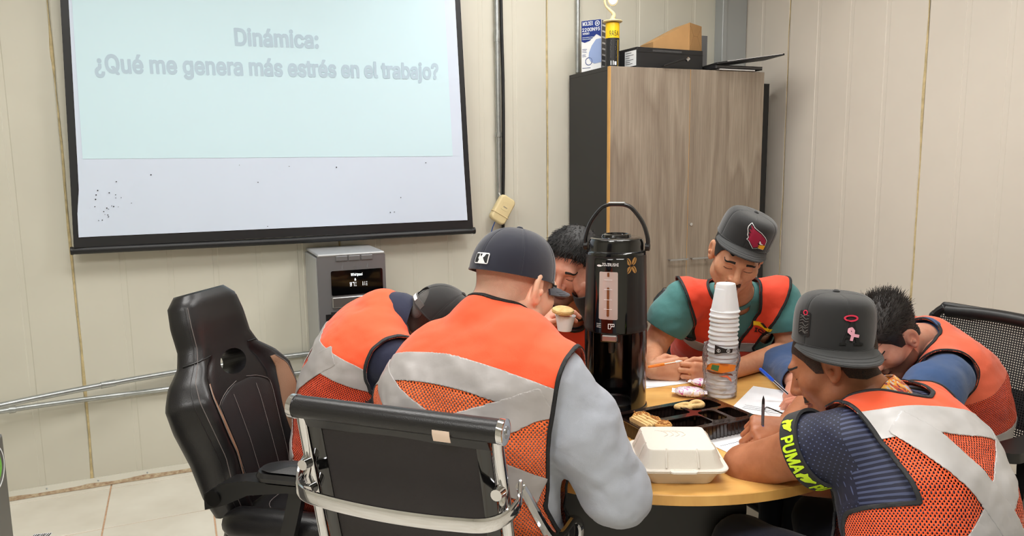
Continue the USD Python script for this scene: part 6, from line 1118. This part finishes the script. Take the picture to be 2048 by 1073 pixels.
def cookie(label, m, mat, extra=None, group=None):
    t = thing('cookie', label, 'cookie', m.bounds.mean(0)*[1, 1, 0]+V(0, 0, m.bounds[0, 2]), group); ob('biscuit', m, mat, t, smooth=50)
    if extra is not None: ob('topping', extra, 'crumb', t, smooth=False)
gl = 'plain finger biscuits stood in the left tray compartment'
for i in range(6): 
    m = prism(rrect(.078, .013, .006), -.007, .007, frame(tr(TT, (.020+.0075*i, -.100+.002*(i % 2), .046+.002*(i % 2))), tr(TT, (0, 1, 0))-tr(TT, (0, 0, 0)), V(0, 0, 1), tr(TT, (1, 0, 0))-tr(TT, (0, 0, 0))) @ np.diag([1, 1, .48, 1])); cookie(f'plain pale finger biscuit, {ORD[i+1]} from the left end of the tray', m, 'cookie_pale', group=gl)
rc = np.random.default_rng(3)
for i in range(3):
    c = tr(TT, (.062+.004*i, -.055-.042*i, .046)); m = lathe([(.0, -.005), (.022, -.005), (.0255, 0), (.022, .005), (0, .006)], 20, frame(c, *np.eye(3)))
    P = [c+V(rc.uniform(-.018, .018), rc.uniform(-.018, .018), .0065) for _ in range(26)]; cookie(['nut-topped cookie at the far end of the left compartment', 'nut-topped cookie in the middle of the left compartment', 'nut-topped cookie nearest the camera in the left compartment'][i], m, 'cookie_gold', cat_([box(p[0]-.0018, p[0]+.0018, p[1]-.0012, p[1]+.0012, p[2]-.0015, p[2]+.0012) for p in P]))
def pretz(c, r, yaw): return cat_([tube([tr(yawf(c, yaw), (r*(1.3*math.cos(a)), r*.8*math.sin(a), .002*math.sin(2*a))) for a in np.linspace(0, 2*math.pi, 26)], .0075, 10)])
cookie('pale twisted ring cookie leaning at the back of the tray', pretz(tr(TT, (.268, -.034, .040)), .019, 40), 'cookie_pale'); cookie('pale ring cookie beside the twisted one at the back of the tray', pretz(tr(TT, (.226, -.030, .040)), .017, 10), 'cookie_pale')
cookie('round nut cookie in the middle compartment of the tray', lathe([(0, 0), (.022, 0), (.025, .006), (.02, .011), (0, .013)], 20, frame(tr(TT, (.240, -.128, .012)), *np.eye(3))), 'cookie_gold'); cookie('dark chocolate cookie in the middle compartment of the tray', lathe([(0, 0), (.022, 0), (.025, .006), (.02, .011), (0, .013)], 20, frame(tr(TT, (.222+.012, -.165, .008)), *np.eye(3))), 'cookie_choc')
t = ob('foil_scrap', loft([np.array([tr(TT, (.105+.016*i, -.150+.03*y+.006*math.sin(i*2.1), .010+.010*abs(math.sin(i*1.7+y*3)))) for y in (-1, -.4, .3, .9)]+[tr(TT, (.105+.016*i, -.150+.03*y+.006*math.sin(i*2.1), .0085+.010*abs(math.sin(i*1.7+y*3)))) for y in (.9, .3, -.4, -1)]) for i in range(7)]), 'black_gloss', None, smooth=False, label='crumpled dark foil scrap in the front compartment of the cookie tray', cat='foil')
# ---- clamshell
M('bagasse', (222, 215, 204), .6, bump=.10, bs=900)
Tk2 = yawf(V(.392, 1.733, TZ), -2); t = thing('food_container', 'cream clamshell takeaway box closed on the near side of the table', 'food container', V(.392, 1.733, TZ))
def rl(w, d, r, z, y0=0): return np.array([[x, y+y0, z] for x, y in list(rrect(w, d, r).exterior.coords)[:-1]])
ob('base', ap(loft([rl(.148, .142, .022, 0), rl(.152, .146, .024, .002), rl(.186, .180, .030, .034), rl(.212, .196, .030, .0355), rl(.214, .198, .030, .037), rl(.212, .196, .03, .0385)]), Tk2), 'bagasse', t, smooth=30)
ld = ob('lid', ap(loft([rl(.214, .198, .030, .0387), rl(.216, .200, .030, .041), rl(.212, .196, .03, .0432), rl(.196, .182, .026, .0425), rl(.192, .178, .026, .044), rl(.160, .158, .014, .080, .003), rl(.155, .152, .012, .0835, .003), rl(.149, .146, .010, .0842, .003)]), Tk2), 'bagasse', t, smooth=30)
for x in (-.036, .034): ob('lid_rib', ap(tube([(x*1.06, -.0905, .046), (x*1.03, -.078, .076), (x, -.070, .0842)], .0026, 8), Tk2), 'bagasse', ld)
for sx in (-1, 1):
    for y in (-.03, .045): ob('lid_rib', ap(tube([(sx*.097, y, .046), (sx*.083, y, .076), (sx*.076, y, .0842)], .0026, 8), Tk2), 'bagasse', ld)
for i in range(4): ob('embossed_leaf', ap(tube(spline([(-.045+.014*i, .052, .0842), (-.022+.014*i, .040, .0846), (-.018+.014*i, .022, .0846), (-.028+.014*i, .010, .0842)], 14), np.r_[.0008, np.full(12, .0018), .0008], 8), Tk2), 'bagasse', ld)
ob('latch_tab', ap(prism(rrect(.062, .022, .008, 0, -.099).difference(rrect(.046, .006, .0025, 0, -.097)), .0395, .0435), Tk2), 'bagasse', ld, smooth=30)
# ---- paper sheets, glasses
M('paper', (238, 240, 244), .7); M('ink', (70, 72, 80), .7)
def paper(label, c, yaw, w=.216, h=.279, lines=(), curl=.004):
    T = yawf(V(c[0], c[1], TZ), yaw); v = []; f = []; n, m = 8, 8
    for i in range(n+1):
        for j in range(m+1): x, y = -w/2+w*i/n, -h/2+h*j/m; v.append((x, y, .0008+curl*((i/n)**4+(1-i/n)**6*.4+(j/m)**5*.5)))
    for i in range(n):
        for j in range(m): a = i*(m+1)+j; f.append((a, a+m+1, a+m+2, a+1))
    mm = TM(v, f); t = thing('paper_sheet', label, 'paper', V(c[0], c[1], TZ)); ob('sheet', ap(TM(*solid(mm.vertices, mm.faces, .0004)), T), 'paper', t, smooth=True)
    for (x0, x1, y) in lines: ob('handwriting_line', ap(box(x0, x1, y-.0004, y+.0004, .0008+curl*.4, .0012+curl*.42), T), 'ink', t, smooth=False)
paper('white sheet under the hands of the person in the bird cap', (.475, 2.56), 20, lines=[(-.08, .06, .05), (-.08, .02, .03)], curl=.001)
paper('white sheet with writing lines under the hand holding the blue pen', (.815, 2.235), -32, lines=[(-.08, .07, -.07), (-.08, .05, -.085), (-.08, .075, -.10)], curl=.001)
paper('white sheet under the hand of the person in the dotted jersey', (.640, 1.905), 28, lines=[(-.095, .03, -.10), (-.095, -.02, -.115), (-.095, .06, .03)], curl=.001)
t = thing('eyeglasses', 'black-framed eyeglasses lying on the table beside the writing hand', 'eyeglasses', V(.835, 2.06, TZ)); Tgl = yawf(V(.835, 2.05, TZ+.02), 12)
for sx in (-1, 1):
    rimp = [tr(Tgl, (sx*.033+.024*math.cos(a)*(1+.1*math.sin(a)), -.002*math.cos(a), .017*math.sin(a))) for a in np.linspace(0, 2*math.pi, 30)]; ob('rim', tube(rimp, .0021, 8), 'black_gloss', t)
    ob('lens', loft([np.array([tr(Tgl, (sx*.033+k_*math.cos(a), q_, k_*.72*math.sin(a))) for a in np.linspace(0, 2*math.pi, 24, endpoint=False)]) for q_, k_ in ((-.0006, .0225), (.0006, .0225))]), MATS and ('lens_glass' if 'lens_glass' in MATS else MN('lens_glass', {'f': ('fresnel', {'IOR': 1.5}), 'x': ('transparent_bsdf', {'color': (.9, .92, .92)}), 'g': ('glossy_bsdf', {'roughness': .03}), 'm': ('mix_closure', {})}, [('f.fac', 'm.fac'), ('x.BSDF', 'm.closure1'), ('g.BSDF', 'm.closure2')], 'm.closure')), t)
    ob('temple', tube(spline([tr(Tgl, (sx*.058, .0, .008)), tr(Tgl, (sx*.062, .06, .004)), tr(Tgl, (sx*.058, .115, -.004)), tr(Tgl, (sx*.054, .135, -.017))], 14), .0020, 8), 'black_gloss', t)
ob('bridge', tube([tr(Tgl, (-.010, 0, .006)), tr(Tgl, (0, -.002, .010)), tr(Tgl, (.010, 0, .006))], .0020, 8), 'black_gloss', t)
# ---- pens
M('pen_smoke', (92, 92, 98), .12, coat_weight=.4); M('pen_blue', (34, 88, 214), .3); M('pen_orange', (238, 132, 30), .35); M('pen_black', (24, 24, 28), .35); M('pen_clear', (196, 202, 208), .12, coat_weight=.4)
def pen(label, a, b, body, cap_, L=.145, ink=None):
    """a: the capped or blunt end, b: the tip"""
    a, b = V(*a), V(*b); d = nrm(b-a); b = a+d*L; t = thing('pen', label, 'pen', b*[1, 1, 0]+V(0, 0, min(a[2], b[2])))
    ob('barrel', tube([a+d*.03, b-d*.022], .0040, 8), body, t); ob('cap', tube([a, a+d*.004, a+d*.050, a+d*.056], [.0036, .0050, .0054, .0046], 10), cap_, t); ob('cap_clip', tube([a+d*.004+np.cross(d, V(0, 0, 1))*.007, a+d*.042+np.cross(d, V(0, 0, 1))*.0066], .0014, 6), cap_, t)
    ob('tip', tube([b-d*.022, b-d*.010, b-d*.003, b], [.0040, .0034, .0012, .0006], 8), ink or 'pen_black', t)
    if ink: sd_ = nrm(np.cross(d, EYE-a)); sd_ = nrm(np.cross(sd_, d))*np.sign(np.cross(sd_, d)@(EYE-a)); ob('ink_tube', tube([a+d*.056+sd_*.0026, b-d*.022+sd_*.0026], .0021, 8), ink, t)
pF = atz(1592, 803, TZ+.004); pen('blue-capped clear pen held in the hand above the far right sheet', pF+nrm(at(1511, 730, pF[1]+.03)-pF)*.148, pF, 'pen_clear', 'pen_blue', .147, 'pen_black')
tE = (Ie['tips']['R'][0]+Ie['tips']['R'][4])/2; YE = tE[1]-.012; pen('black-tipped clear pen held upright by the person in the dotted jersey', at(1524, 893, YE), at(1527, 792, YE), 'pen_smoke', 'pen_blue', np.linalg.norm(at(1524, 893, YE)-at(1527, 792, YE)))
tD = (Id['tips']['R'][0]+Id['tips']['R'][4])/2; pen('orange pen held by the person in the bird cap', at(1296, 735, 2.425), at(1366, 722, 2.395), 'pen_orange', 'pen_orange', .115, 'white_plastic')
# ---- cookie and cup in the hand of the man behind the urn
tc = Ic['tips']['R']; hc = at(1126, 622, 2.25)
t = thing('cookie', 'round pale cookie held in front of the person behind the urn', 'cookie', hc); ob('biscuit', lathe([(0, -.009), (.026, -.009), (.033, -.005), (.0345, 0), (.033, .005), (.026, .009), (0, .0095)], 28, frame(hc, *ORTH((0, 1, .1), (.08, .24, .97)))), 'cookie_pale', t); ob('filling', lathe([(.033, -.002), (.0352, 0), (.033, .002)], 28, frame(hc, *ORTH((0, 1, .1), (.08, .24, .97)))), 'cookie_gold', t)
hq = at(1129, 662, 2.27); ob('foam_cup', lathe([(.0, .0), (.020, 0), (.0215, .001), (.030, .044), (.032, .046), (.032, .049), (.0295, .0495), (.0205, .003), (.0, .003)], 36, frame(hq, *ORTH((0, 1, 0), (.06, .1, 1)))), 'foam', None, smooth=40, label='white foam cup held under the cookie behind the urn', cat='cup')
pa, pb = at(1080, 652, 2.31), at(1094, 694, 2.29); t = thing('pencil', 'thin orange pencil slanting down below the hand with the cup', 'pencil', pb); ob('shaft', tube([pa, pb+(pa-pb)*.12], .0034, 6), 'pen_orange', t, smooth=False); ob('point', tube([pb+(pa-pb)*.12, pb], [.0034, .0005], 6), 'cookie_pale', t)
# ---- printed card on the floor
M('floor_card', (120, 110, 104), .7); pc_ = atz(84, 1071, 0); Tfc = yawf(pc_, 10); t = thing('floor_label', 'small striped printed label on the floor at the left', 'label', pc_); ob('card', box(-.035, .035, -.05, .012, .0002, .0012, Tfc), 'paper', t, smooth=False)
for k in range(9): ob('printed_bar', box(-.032+.0075*k, -.029+.0075*k+.001*(k % 3), -.045, .008, .0012, .0016, Tfc), 'black_print', t, smooth=False)
